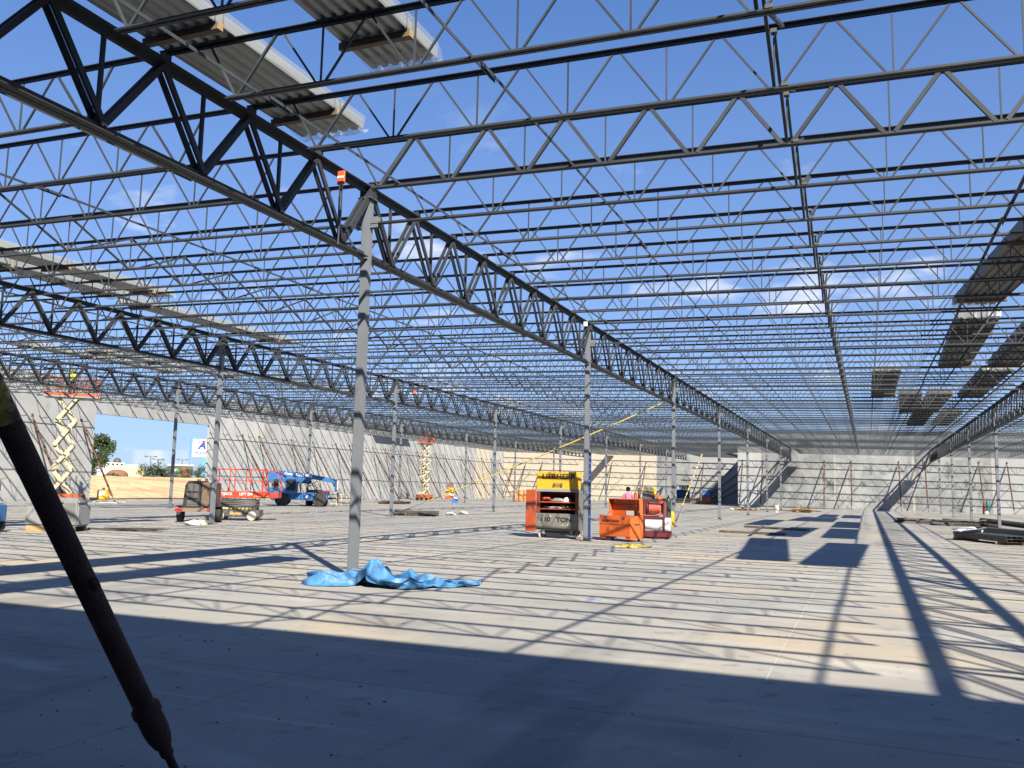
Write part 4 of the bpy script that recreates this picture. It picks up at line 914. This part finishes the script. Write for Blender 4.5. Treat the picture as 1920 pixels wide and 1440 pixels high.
# ------------------------------------------------------------------ red compressor and racks right of it
P = gnd(608, 949)
t = thing('air_compressor', 'small red engine compressor with coiled tan hoses beside the telehandler', 'compressor', (P.x-.2, P.y-.6, 0), R(30))
MB().box(-.7,.7,0,.8,.3,.85).build('body', M['black'], t, bev=.05); MB().box(.2,.8,-.02,.78,.75,1.1).build('cover', M['maroon'], t, bev=.04); MB().tube((-.7,.4,.95),(.3,.4,.95),.2,12).build('receiver', M['rust'], t, smooth=True)
for s in (-1,1): wheel(t, (s*.5,-.02,.25), .25, .14, rim='rust')
b = MB(); rnd = random.Random(8); b.path([Vector((-.45+.38*math.cos(a*.8)+.05*rnd.random(), .0+.1*rnd.random(), 1.25+.22*math.sin(a*.8))) for a in range(26)], .028, 6); b.build('hose_coil', M['lumber'], t)
P = gnd(640, 948)
t = thing('pipe_rack', 'low pale wire rack of pipe pieces at the left wall', 'rack', (P.x, P.y, 0), R(32))
for i in range(7): MB().box(-1.1+i*.36,-1.06+i*.36,0,.05,0,.9-.1*(i % 2)).build('post', M['cream'], t)
for z in (.15,.45,.8): MB().tube((-1.15,0.02,z),(1.15,0.02,z),.03,6).build('bar', M['cream'], t)
for i in range(5): MB().tube((-1.0,.1+.1*i,.5+.04*(i % 2)),(1.0,.1+.1*i,.5),.045,8).build('pipe', M['rust'], t)
MB().box(-1.1,1.1,.0,.7,.12,.16).build('shelf', M['oldlumber'], t)

# ------------------------------------------------------------------ small things on the floor
def drum(P, h, r, mm, label, cat='drum', name='drum', group=None, lid=None):
    t = thing(name, label, cat, P, 0, group); MB().lathe([(r*.94,0),(r,.02),(r,h*.32),(r*1.03,h*.34),(r,h*.36),(r,h*.64),(r*1.03,h*.66),(r,h*.68),(r,h-.02),(r*.95,h)], 18).build('shell', M[mm], t, smooth=True)
    MB().lathe([(r*.98,h),(r*.98,h+.04),(r*.4,h+.05)], 18).build('lid', M[lid or mm], t, smooth=True); return t
M['drumorange'] = mat('faded_orange_drum', (.62,.27,.10), .6)
for i, (x, lab) in enumerate(((966,'leftmost faded orange drum near the far left corner'), (976,'middle faded orange drum near the far left corner'), (985,'right faded orange drum near the far left corner, half hidden by the cabinet'))):
    P = gnd(x, 940.5); drum((P.x,P.y,0), 1.28, .30, 'drumorange', lab, group='orange drums')
P = gnd(853, 943); t = thing('water_cooler', 'blue drinks cooler with white lid on the floor beneath the yellow cable', 'cooler', (P.x,P.y,0), R(25)); MB().box(-.28,.28,-.22,.22,0,.40).build('body', mat('cooler_blue', (.02,.16,.60), .5), t, bev=.03); MB().box(-.29,.29,-.23,.23,.40,.50).build('lid', M['white'], t, bev=.02); MB().tube((-.06,0,.5),(.06,0,.5),.04,8).build('knob', M['white'], t)
P = gnd(843, 936); t = thing('gang_box_stack', 'yellow and dark red banded tool trolley against the left wall', 'trolley', (P.x,P.y,0), R(25))
for i, (z, mm2) in enumerate(((.1,'orangedark'),(.42,'cream'),(.74,'maroon'),(1.0,'yellow'))): MB().box(-.5,.5,0,.6,z,z+(.30 if i < 3 else .45)).build('drawer_unit', M[mm2], t, bev=.02)
MB().box(-.4,.4,.05,.55,1.46,2.0).build('top_load', M['brown'], t, bev=.05); MB().box(-.45,-.3,.0,.6,0,.1).box(.3,.45,0,.6,0,.1).build('foot', M['black'], t)
P = gnd(1456, 960.5); t = thing('bucket', 'tall white plastic bucket near the far wall', 'bucket', (P.x,P.y,0)); MB().lathe([(.17,0),(.20,.55),(.215,.55),(.215,.60),(.19,.60)], 16).build('shell', M['white'], t, smooth=True); MB().lathe([(.215,.60),(.215,.63),(.02,.635)], 16).build('lid', M['white'], t)
def board(p0, p1, w, h, mm, label, z=0.0, cat='plank'):
    a, c = gnd(*p0), gnd(*p1); d = c-a; o = MB().box(0,d.length,-w/2,w/2,0,h).build('plank', M[mm], None, bev=.006, loc=(a.x,a.y,z)); o.rotation_euler = (0,0,math.atan2(d.y,d.x)); return tag(o, label, cat, 'loose planks')
board((1350,998),(1472,1004), .24, .09, 'oldlumber', 'nearer brown plank lying on the floor left of the deck shadows')
board((1398,989),(1515,996), .24, .09, 'oldlumber', 'farther brown plank lying parallel behind the nearer one')
board((1408,1006),(1433,989), .09, .05, 'plate', 'thin grey bar lying across the two brown planks', .095, 'bar')
board((1385,955),(1540,960), .25, .10, 'oldlumber', 'long brown timber lying along the foot of far wall')
def pile(P, label, n, L, spread, hgt, mats, seed, rz, name='scrap_pile', cat='scrap pile', thick=1.0):
    t = thing(name, label, cat, (P.x, P.y, 0), rz); rnd = random.Random(seed)
    for i in range(n):
        l = L*rnd.uniform(.45,1); a = rnd.gauss(0,.16); c = Vector((rnd.uniform(-.5,.5)*(L-l)*1.0, rnd.uniform(-spread,spread), .02+hgt*rnd.random()*(1-abs(rnd.uniform(-.8,.8))))); s = rnd.uniform(.04,.10)*thick
        d = Vector((math.cos(a), math.sin(a), rnd.uniform(-.02,.02)))*l/2; c.z = max(c.z, s/2+abs(d.z)); MB().beam(c-d, c+d, s*rnd.uniform(.8,2.2), s).build('piece', M[rnd.choice(mats)], t)
    return t
pile(gnd(780,967), 'dark pile of deck strips and angles by the yellow cable foot', 18, 2.4, .40, .22, ['tube','rebar','tube','plate'], 2, R(20))
for i, (x, y, lab) in enumerate(((845,966,'crumpled pale paper sack right of the dark scrap pile'), (868,964,'second pale paper sack right of the dark pile'), (362,985,'white crumpled sack at the left column base'), (380,984,'pale plastic sack right beside the white one at the left column'))):
    P = gnd(x, y); lump('paper_sack', lab, 'sack', (P.x,P.y,0), (.30,.20,.14), 'white' if i % 2 == 0 else 'cream', 20+i, R(30*i))
pile(gnd(738,945), 'low dark scrap pile far back before the left wall', 16, 3.0, .5, .3, ['rebar','tube','rust'], 5, R(24))
pile(gnd(1715,981), 'brown scrap and timber pile on the floor left of the right-hand columns', 24, 2.4, .55, .30, ['rebar','oldlumber','tube','plate'], 7, R(-3))
pile(gnd(1800,986), 'dark steel pile in front of the right-hand columns', 30, 3.2, .55, .36, ['rebar','tube','black','plate'], 11, R(0))
pile(gnd(1850,990), 'small rusty scrap heap beside the dark steel pile on the right', 10, 1.2, .3, .2, ['rust','rebar'], 14, R(10))
pile(gnd(1505,961), 'small heap of pale timber offcuts near the far wall', 16, 1.9, .5, .45, ['lumber','lumber','oldlumber'], 17, R(0), 'timber_heap', 'timber heap')
pile(gnd(1395,957), 'pale timber scraps at the left end of far wall', 14, 2.6, .7, .35, ['lumber','oldlumber','white'], 19, R(0), 'timber_heap', 'timber heap')
pile(gnd(235,995), 'tangle of dark wire and rods beside the grey generator', 14, 2.6, .35, .05, ['rebar','tube'], 23, R(20), 'wire_tangle', 'wire', .3)
# bundle of rectangular tubes
def tube_bundle(P, rz, L, rows, cols, label, w=.10, h=.16):
    t = thing('tube_bundle', label, 'tube bundle', (P[0], P[1], 0), rz, 'steel tube bundles'); rnd = random.Random(int(P[0]*10))
    for x in (.3, L-.5): MB().box(x-.045,x+.045,-.15,cols*w*1.02+.15,0,.10).build('timber_bearer', M['lumber'], t, bev=.005)
    th = .008; prof = lambda: None
    for r in range(rows):
        for c in range(cols):
            y0, z0 = c*w*1.02, .10+r*h*.66; e = rnd.uniform(-.08,.08); hh = h*.62
            b = MB(); b.box(e,L+e,y0,y0+w-.004,z0,z0+th); b.box(e,L+e,y0,y0+w-.004,z0+hh-th,z0+hh); b.box(e,L+e,y0,y0+th,z0+th,z0+hh-th); b.box(e,L+e,y0+w-.004-th,y0+w-.004,z0+th,z0+hh-th); b.build('steel_tube', M['tube'], t)
    return t
tube_bundle((3.05,38.1), R(-68), 3.7, 2, 5, 'bundle of dark rectangular steel tubes with open ends at the right edge', .165, .165)
tube_bundle((4.3,45.0), R(-70), 4.6, 2, 4, 'second dark steel tube bundle behind, reaching the right edge', .17, .17)
P = Vector((3.25,36.9,.45)); me = bpy.data.meshes.new('plan_sheet'); vs = []; fs = []
for i in range(15):
    for j in range(9): u, v = i/14, j/8; vs.append((u*1.05, v*.75-.2, .05+.16*abs(math.sin(u*4.2+.5))*(.4+.6*v)+.05*noise.noise(Vector((u*3,v*3,0)))))
for i in range(14):
    for j in range(8): a = i*9+j; fs.append((a,a+9,a+10,a+1))
me.from_pydata(vs,[],fs); me.materials.append(M['paper']); o = link('plan_sheet', me, None, (3.1,37.7,.30), R(-62)); o.modifiers.new('thick','SOLIDIFY').thickness = .006; tag(o, 'white curled plan sheets lying on the right tube bundle', 'paper')
MB_ = MB().tube((0,0,.09),(1.0,0,.11),.06,12); o = MB_.build('paper_roll', M['paper'], None, smooth=True, loc=(3.3,38.0,.28)); o.rotation_euler = (0,0,R(-50)); tag(o, 'rolled white drawing on the right tube bundle', 'paper roll')
a, c = gnd(1840,979), gnd(1921,990); t = thing('drain_pipe', 'brown ribbed pipe lying on the floor behind the right column', 'pipe', (a.x,a.y,0), math.atan2((c-a).y,(c-a).x)); Lp = (c-a).length+2
MB().tube((0,0,.15),(Lp,0,.15),.13,12).build('pipe', M['pvc'], t, smooth=True)
for i in range(int(Lp/.35)): MB().tube((.2+i*.35,0,.15),(.36+i*.35,0,.15),.15,12).build('rib', M['pvc'], t)
P = gnd(1853,966); t = thing('torch_cart', 'teal cutting-torch cart with white wheel at the mottled far wall', 'cart', (P.x,P.y,0), R(-10)); MB().lathe([(.14,.12),(.15,.16),(.15,1.25),(.08,1.4),(.04,1.42)],14).build('cylinder', M['teal'], t, smooth=True); MB().lathe([(.12,.12),(.13,.16),(.13,.9),(.07,1.0),(.03,1.02)],14,Matrix.Translation((-.32,0,0))).build('cylinder', M['maroon'], t, smooth=True)
wheel(t, (-.1,-.25,.2), .2, .08, rim='white', tyre='tyregrey'); wheel(t, (-.1,.25,.2), .2, .08, rim='white', tyre='tyregrey'); MB().tube((.1,-.15,.1),(.25,-.15,1.5),.02,6).tube((.1,.15,.1),(.25,.15,1.5),.02,6).tube((.25,-.15,1.5),(.25,.15,1.5),.02,6).box(-.5,.2,-.2,.2,.08,.12).build('frame', M['teal'], t)
# doorway clutter at the rear wall
P = gnd(1335,945); t = thing('blue_cabinet', 'blue and orange site cabinet at rear wall beside the shadowed corner', 'cabinet', (-20.6,122.6,0)); MB().box(-.65,.55,0,.7,.85,1.9).build('upper_box', M['blue'], t, bev=.03); MB().box(-.7,.6,-.1,.75,.1,.85).build('lower_box', M['orange'], t, bev=.05); MB().box(-.6,.5,0,.7,0,.1).build('foot', M['black'], t); MB().box(-.6,.5,-.01,0,1.33,1.37).build('seam', M['white'], t)
t = thing('brown_crate', 'dark brown crate beside the blue site cabinet at the rear wall', 'crate', (-22.2,122.4,0)); MB().box(-.5,.5,0,.7,.04,.75).build('box', M['brown'], t, bev=.01); MB().box(-.5,-.38,0,.7,0,.04).box(.38,.5,0,.7,0,.04).build('runner', M['brown'], t)
t = thing('debris_skip', 'low dark container in front of the rear doorway', 'container', (-24.0,121.6,0)); MB().prism([(-.95,0),(.95,0),(1.1,.62),(-1.1,.62)], (0,0,0),(0,1.0,0)).build('tub', M['tube'], t, bev=.02); MB().box(-1.12,1.12,-.02,1.02,.62,.66).build('rim', M['black'], t)
# outside that doorway
t = thing('blue_container', 'blue container seen through the rear doorway', 'container', (-26.5,128.5,-.12)); MB().box(-2.5,2.9,0,2.2,.1,2.0).build('box', M['blue'], t, bev=.04); MB().box(-2.4,2.8,.1,2.1,0,.1).build('base', M['black'], t)
# blue lift frame at the left edge
P = gnd(-34,1000); t = thing('blue_toolbox', 'corner of a blue wheeled box at the left picture edge', 'toolbox', (P.x,P.y,0), R(24)); MB().box(-1.2,.28,0,.7,.32,.80).build('box', M['blue'], t, bev=.03); wheel(t, (.05,.0,.2), .2, .1, rim='greybox'); wheel(t, (-1.0,.0,.2), .2, .1, rim='greybox'); wheel(t, (.05,.7,.2), .2, .1, rim='greybox'); wheel(t, (-1.0,.7,.2), .2, .1, rim='greybox')
t = thing('blue_lift_frame', 'blue steel lift frame at the left edge before the left wall', 'lift frame', tuple(gnd(-27, 946)), R(24)); MB().box(-1.3,.35,0,.8,.75,1.25).build('basket', M['blue'], t, bev=.03)
for x in (-1.2,.28): MB().beam((x,.1,1.25),(x+.05,.1,2.6),.10,.10).beam((x,.1,0),(x,.1,.75),.10,.10).beam((x,.7,0),(x,.7,.75),.10,.10).build('upright', M['blue'], t)
MB().tube((-1.2,.1,2.6),(.33,.1,2.6),.05,8).build('top_bar', M['blue'], t)

# spray-paint marks on the slab
for (x0, y0, x1, y1, mm, c) in ((1272,1105,1310,1108,'red_spray', (.75,.12,.08)), (1095,1121,1125,1125,'blue_chalk', (.30,.40,.85))):
    a, c2 = gnd(x0,y0), gnd(x1,y1); m_ = mat(mm, c, .9); b = MB(); n = 8; r_ = random.Random(x0)
    for i in range(n): u = i/(n-1); p = a+(c2-a)*u; w_ = .03+.05*r_.random(); b.v += [(p.x, p.y-w_, .004), (p.x+.02, p.y+w_, .004)]
    for i in range(n-1): b.f.append((2*i, 2*i+2, 2*i+3, 2*i+1))
    b.build('paint_mark', m_, floor)

# ------------------------------------------------------------------ people
def person(P, rz, label, shirt, trousers, arms, hat=None, lean=0.0, vest=None, head_dir=(0,1)):
    """arms: two (elbow, wrist) pairs, local: x right, y ahead, z up"""
    V, E, Rr, K = [], [], [], []
    def v(p, r, kind): V.append(Vector(p)); Rr.append(r); K.append(kind); return len(V)-1
    def e(a, c): E.append((a, c))
    L = lambda x, y, z: (x, y+lean*(z-.95), z)
    pel = v((0,0,.96), (.155,.115), 't'); bel = v(L(0,0,1.10), (.145,.105), 's'); ch = v(L(0,.01,1.30), (.175,.12), 's'); nb = v(L(0,0,1.45), (.085,.08), 's')
    nk = v(L(0,.01,1.52), (.052,.055), 'k'); h1 = v(L(0,.035,1.585), (.068,.082), 'k'); h2 = v(L(0,.03,1.665), (.078,.098), 'k'); h3 = v(L(0,.02,1.735), (.058,.072), 'k')
    for a, c in ((pel,bel),(bel,ch),(ch,nb),(nb,nk),(nk,h1),(h1,h2),(h2,h3)): e(a, c)
    nose = v(L(0,.135,1.635), (.011,.011), 'k'); e(h2, nose)
    for s, (el, wr) in zip((-1, 1), arms):
        sh = v(L(s*.185,0,1.42), (.066,.07), 's'); e(nb, sh)
        el_ = v(el, (.046,.046), 's'); e(sh, el_); wr_ = v(wr, (.030,.028), 'k'); e(el_, wr_)
        d = (Vector(wr)-Vector(el)).normalized(); sd = d.cross(Vector((0,1,0.2))).normalized()
        pm = v(Vector(wr)+d*.075, (.042,.018), 'k'); e(wr_, pm)
        for i, (o, l) in enumerate(((-.030,.075),(-.010,.088),(.010,.083),(.028,.066))):
            k1 = v(Vector(wr)+d*(.085+l*.55)+sd*o, (.0085,.0085), 'k'); k2 = v(Vector(wr)+d*(.075+l)+sd*o*1.05+Vector((0,.018,-.006)), (.0075,.0075), 'k'); e(pm, k1); e(k1, k2)
        th = v(Vector(wr)+d*.055-sd*s*.055, (.010,.010), 'k'); e(wr_, th)
    for s in (-1, 1):
        hp = v((s*.095,0,.88), (.088,.095), 't'); e(pel, hp); kn = v((s*.11,.025,.50), (.060,.062), 't'); e(hp, kn); an = v((s*.115,-.01,.10), (.044,.046), 't'); e(kn, an)
        to = v((s*.125,.16,.045), (.042,.036), 'b'); e(an, to)
    me = bpy.data.meshes.new('body'); me.from_pydata([tuple(x) for x in V], E, []); o = bpy.data.objects.new('tmp', me); COL.objects.link(o)
    sk = o.modifiers.new('skin', 'SKIN'); sk.use_smooth_shade = True
    for i, d in enumerate(me.skin_vertices[0].data): d.radius = Rr[i]; d.use_root = (i == 0)
    ss = o.modifiers.new('sub', 'SUBSURF'); ss.levels = 1; ss.render_levels = 1
    m2 = bpy.data.meshes.new_from_object(o.evaluated_get(bpy.context.evaluated_depsgraph_get())); bpy.data.objects.remove(o)
    m2.materials.clear(); idx = {}
    for k, mm in (('s', shirt), ('t', trousers), ('k', 'skin'), ('b', 'black')): idx[k] = len(m2.materials); m2.materials.append(M[mm])
    for p in m2.polygons:
        c = p.center; best, bk = 9, 's'
        for a, b_ in E:
            A, Bv = V[a], V[b_]; ab = Bv-A; tt = min(1, max(0, (c-A).dot(ab)/max(1e-9, ab.length_squared))); dd = (c-(A+ab*tt)).length
            if dd < best: best = dd; bk = K[a] if tt < .55 else K[b_]
        p.material_index = idx[bk]; p.use_smooth = True
    zmin = min(x.co.z for x in m2.vertices)
    for x in m2.vertices: x.co.z -= zmin
    t = thing('person', label, 'person', P, rz)
    link('body', m2, t)
    hc = Vector(L(0,.025,1.67))-Vector((0,0,zmin))
    for s in (-1, 1):
        MB().lathe([(.002,-.011),(.010,-.006),(.011,0),(.010,.006),(.002,.011)], 8, Matrix.Translation(hc+Vector((s*.031,.088,.01)))).build('eye', M['white'], t)
        MB().cbox(hc+Vector((s*.086,0,-.01)), (.016,.04,.06)).build('ear', M['skin'], t, bev=.006)
    MB().cbox(hc+Vector((0,.094,-.062)), (.045,.01,.011)).build('mouth', M['hose'], t, bev=.003)
    if hat:
        MB().lathe([(.118,.02),(.116,.03),(.108,.07),(.085,.115),(.045,.14),(.004,.147)], 18, Matrix.Translation(hc)).build('hard_hat', M[hat], t, smooth=True)
        MB().cbox(hc+Vector((0,.13,.03)), (.16,.09,.012)).build('hat_peak', M[hat], t, bev=.005)
    else:
        MB().lathe([(.088,-.07),(.10,-.02),(.102,.03),(.092,.07),(.06,.105),(.004,.118)], 18, Matrix.Translation(hc+Vector((0,-.022,0)))).build('hair', M['hair'], t, smooth=True)
    if vest:
        MB().lathe([(.150,1.02-zmin),(.168,1.10-zmin),(.195,1.28-zmin),(.190,1.38-zmin),(.11,1.46-zmin)], 16, Matrix.Diagonal((1,.78,1,1))).build('vest', M[vest], t, smooth=True)
    return t
down = (((-.26,.02,1.14),(-.24,.14,.92)), ((.26,.02,1.14),(.24,.14,.92)))
fwd_ = (((-.27,.12,1.16),(-.16,.36,1.10)), ((.27,.12,1.16),(.16,.36,1.10)))
upa = (((-.34,.08,1.58),(-.30,.14,1.86)), ((.36,.06,1.56),(.52,.16,1.74)))
P = gnd(1178, 986); person((P.x, P.y, 0), R(20), 'person in a pink shirt seen from behind the job box, head bent', 'pink', 'jeans', fwd_, lean=.22)
lx = LP + Vector((math.cos(R(42))*.2, math.sin(R(42))*.2, 6.65)); person(lx, R(70), 'worker in yellow high-visibility top reaching up in the cream lift basket', 'hivis', 'darkcloth', upa, hat='hivis', vest='hivis')
l2 = L2 + Vector((math.cos(R(60))*.45, math.sin(R(60))*.45, 6.35)); person(l2, R(80), 'worker in an orange vest standing in the small far lift basket', 'darkcloth', 'darkcloth', fwd_, hat='white', vest='hivisorange')

# ------------------------------------------------------------------ trees and shrubs beyond the bank
M['leaf'] = mat('leaf_green', (.060,.095,.028), .7, 0, (.035,.065,.022), .8)
M['leaf2'] = mat('olive_leaf', (.095,.105,.035), .7, 0, (.055,.075,.025), .8)
M['bark'] = mat('bark', (.09,.065,.045), .9)
def tree(P, h, rad, label, seed, mm='leaf', name='tree', trunk=.35, n=2600, squash=1.0, cat='tree'):
    rnd = random.Random(seed); t = thing(name, label, cat, P)
    b = MB(); b.tube((0,0,-.3), (rad*.05,0,h*.55), h*.028+.05, 8, h*.014+.02)
    cl = []
    for i in range(14):
        a = rnd.uniform(0, 2*PI); rr = rad*rnd.uniform(.15,.78); z = h*rnd.uniform(trunk,.90); f = math.sqrt(max(.1, 1-((z/h-.62)/.42)**2)) if name == 'tree' else 1
        c = Vector((rr*f*math.cos(a), rr*f*math.sin(a), z)); cl.append((c, rad*rnd.uniform(.26,.46)))
        b.tube((rad*.03,0,h*rnd.uniform(.2,.5)), tuple(c), h*.010+.015, 5, .012)
    b.build('trunk' if name == 'tree' else 'stems', M['bark'], t)
    f = MB(); s0 = max(.10, rad*.055)
    for i in range(n):
        c, r = rnd.choice(cl); d = Vector((rnd.gauss(0,1), rnd.gauss(0,1), rnd.gauss(0,.8))).normalized()*r*rnd.random()**.45; p = c+d; p.z = max(p.z*squash, .05)
        u = Vector((rnd.gauss(0,1), rnd.gauss(0,1), rnd.gauss(0,.6))).normalized(); w = u.cross(Vector((rnd.gauss(0,1), rnd.gauss(0,1), rnd.gauss(0,1)))).normalized(); s = s0*rnd.uniform(.6,1.4); q = len(f.v)
        f.v += [tuple(p-u*s), tuple(p+w*s*.6), tuple(p+u*s), tuple(p-w*s*.6)]; f.f.append((q,q+1,q+2,q+3))
    f.build('crown' if name == 'tree' else 'foliage', M[mm], t); return t
def base(x, X, y=893): Q = at(x, y, 'X', X); return Vector((Q.x, Q.y, hill(Q.x, Q.y) if Q.x > -130 else .3))
tree(base(174, -102), 6.6, 3.0, 'bushy dark tree at the left edge of the wall opening', 1, n=4200)
tree(base(170, -98), 4.6, 2.0, 'lower dense shrubby tree under the bushy one at the opening edge', 2, n=1800, trunk=.1)
for i, (x, X, hh, rr, lab) in enumerate(((273,-104,2.9,1.6,'green shrub left in the hedge row on the bank'), (288,-104,3.3,1.8,'tall green shrub in the middle of the hedge row'), (303,-104,3.2,1.7,'green shrub at the right of the hedge behind thin column'),
        (330,-108,3.0,1.9,'low shrub right of the thin column on the bank'), (352,-110,3.1,1.7,'olive shrub by the blue lamp pole'), (372,-110,3.9,2.0,'tall shrub below the white sign'), (392,-110,3.6,1.9,'shrub half hidden by the opening jamb'), (222,-112,1.7,1.8,'low round shrub in front of the terracotta dome'), (208,-125,2.6,1.6,'shrub left of the terracotta dome'))):
    tree(base(x, X), hh, rr, lab, 30+i, 'leaf2' if i in (4,7) else 'leaf', 'shrub', .12, 1300, cat='shrub')
Qd = at(1279, 915, 'Y', 137); tree(Vector((Qd.x,Qd.y,-.12)), 7, 3.6, 'green tree outside seen through the rear doorway', 60, n=1800)
# ------------------------------------------------------------------ buildings, sign and lamps far outside
def face_cam(P): return math.atan2(-P.x, P.y) if False else math.atan2(-(P.x), (P.y))
M['terra'] = mat('terracotta', (.27,.12,.08), .85); M['stucco'] = mat('cream_stucco', (.66,.56,.36), .85); M['stuccow'] = mat('white_stucco', (.72,.70,.66), .85); M['domegrey'] = mat('dark_dome', (.10,.08,.09), .5); M['bluepole'] = mat('light_blue_pole', (.10,.36,.72), .5); M['signgreen'] = mat('green_sign', (.02,.16,.10), .6)
Q = at(226, 893, 'X', -205); Pb = Vector((Q.x, Q.y, -.12)); t = thing('domed_building', 'cream store building with terracotta barrel roof and small dark dome on the horizon', 'building', Pb, face_cam(Q))
MB().box(-3.2,6.4,0,8,0,5.6).build('wall', M['stucco'], t); MB().box(-6.4,-3.2,1,8,0,5.9).build('wall', M['stuccow'], t)
MB().lathe([(3.0,2.4),(3.0,2.9),(2.8,3.5),(2.2,4.05),(1.2,4.4),(.1,4.5)], 24, Matrix.Translation((-.9,-1.5,0))).build('barrel_roof', M['terra'], t, smooth=True); MB().lathe([(3.1,0),(3.1,2.4)], 24, Matrix.Translation((-.9,-1.5,0))).build('porch', M['stucco'], t)
MB().box(-4.2,.8,2.5,6,5.6,6.6).build('upper_block', M['stuccow'], t); MB().box(1.2,4.6,2.5,6,5.6,6.15).build('parapet', M['stuccow'], t)
for i in range(4): MB().box(-3.8+i*1.2,-3.2+i*1.2,2.44,2.5,5.8,6.35).build('window', M['glass'], t)
MB().lathe([(1.05,6.6),(1.05,7.0),(1.0,7.3),(.75,7.75),(.35,8.0),(.05,8.05)], 18, Matrix.Translation((-1.2,4,0))).build('dome', M['domegrey'], t, smooth=True)
Q = at(338, 893, 'X', -190); t = thing('restaurant_building', 'low brown restaurant building with green sign behind the hedge', 'building', (Q.x,Q.y,-.12), face_cam(Q)); MB().box(-3.4,3.4,0,7,0,6.0).build('wall', M['brown'], t); MB().box(-3.6,3.6,-.3,7.2,6.0,6.5).build('cornice', M['stuccow'], t); MB().box(-3.2,-.1,-.2,-.05,4.0,5.4).build('sign_panel', M['signgreen'], t); text('ION', 1.1, t, M['whitetext'], (-1.6,-.22,4.7), bold=.03); MB().box(.5,2.8,-.1,.0,3.4,5.4).build('window', M['orangedark'], t)
Q = at(375, 839, 'X', -120); Q2 = at(363, 822, 'X', -120); Q3 = at(363, 856, 'X', -120)
rz = face_cam(Q); hh = Q2.z-Q3.z; cz = (Q2.z+Q3.z)/2; ctr = at(382, 838, 'X', -120)
t = thing('store_sign', 'white roadside store sign with blue and red emblem on a blue pole', 'sign', (ctr.x, ctr.y, hill(ctr.x, ctr.y)), rz); zb = cz-t.location.z
MB().box(-2.05,2.05,-.2,.2,zb-hh/2,zb+hh/2).build('sign_box', M['white'], t, bev=.03); MB().box(-.15,.75,-.15,.15,-.2,zb-hh/2).build('pole', M['bluepole'], t)
M['signblue'] = mat('sign_blue', (.02,.06,.30), .5); M['signred'] = mat('sign_red', (.60,.03,.05), .5)
text('A', 2.0, t, M['signblue'], (-.35,-.21,zb+.45), bold=.05, shear=.25, name='emblem_mark'); text('Academy', .86, t, M['signblue'], (.0,-.21,zb-.92), bold=.02, name='lettering')
b = MB(); b.path([Vector((-1.0+.28*i, -.22, zb+.95+.42*math.sin(i*.45))) for i in range(8)], .07, 5); b.build('emblem_swoosh', M['signred'], t)
def lamp(x, ytop, X, mm, label, heads=2, r=.1):
    Q = at(x, ytop, 'X', X); z0 = hill(Q.x, Q.y) if Q.x > -130 else .0; t = thing('lamp_post', label, 'lamp post', (Q.x, Q.y, z0), face_cam(Q), 'parking lot lamp posts'); h = Q.z-z0
    MB().tube((0,0,-.3),(0,0,h),r,8,r*.7).build('pole', M[mm], t); MB().box(-1.3,1.3,-.05,.05,h-.1,h).build('arm', M[mm], t)
    for s in (-1,1): MB().box(s*1.3-.42,s*1.3+.42,-.25,.25,h-.08,h+.14).build('lamp_head', M['black' if mm != 'bluepole' else mm], t, bev=.03)
lamp(358, 821, -118, 'bluepole', 'light blue lamp post left of the white store sign', r=.13)
lamp(283, 856, -190, 'black', 'dark twin-head lamp post above the hedge, leftmost'); lamp(297, 861, -190, 'black', 'shorter dark twin-head lamp post above the hedge'); lamp(342, 862, -200, 'black', 'dark twin-head lamp post over the brown restaurant')
P = Vector((-57.2, 53.3, 0)); P.z = hill(P.x, P.y)-.02; t = thing('yellow_tank', 'small yellow tank with white label on the dirt outside the opening', 'tank', P, R(40)); MB().box(-.42,.42,-.35,.35,.05,.82).build('body', M['yellow'], t, bev=.06, seg=2); MB().tube((0,0,.82),(0,0,1.0),.1,10).build('filler_cap', M['cream'], t); MB().box(-.3,.15,-.362,-.351,.35,.72).build('label_plate', M['white'], t); MB().box(-.4,.4,-.3,.3,0,.05).build('base', M['black'], t)
P = gnd(200, 943); pile(P, 'pale scrap and wire at the near jamb of the opening', 12, 2.2, .3, .12, ['plate','rebar','white'], 31, R(30), 'wire_tangle', 'wire', .5)

# ------------------------------------------------------------------ grit and chips on the slab
rnd = random.Random(77); g = MB()
for i in range(420):
    y = 2.5+38*rnd.random()**1.6; x = rnd.uniform(-.95,.45)*y - 1; s = rnd.uniform(.003,.008)*(1+y*.05); a = rnd.uniform(0,PI)
    g.cbox((x,y,s*.3), (s*rnd.uniform(.8,3), s, s*.7), Matrix.Rotation(a, 3, 'Z'))
o = g.build('floor_grit', M['rebar']); o['kind'] = 'stuff'; tag(o, 'small dark chips and grit scattered over the concrete floor', 'grit')
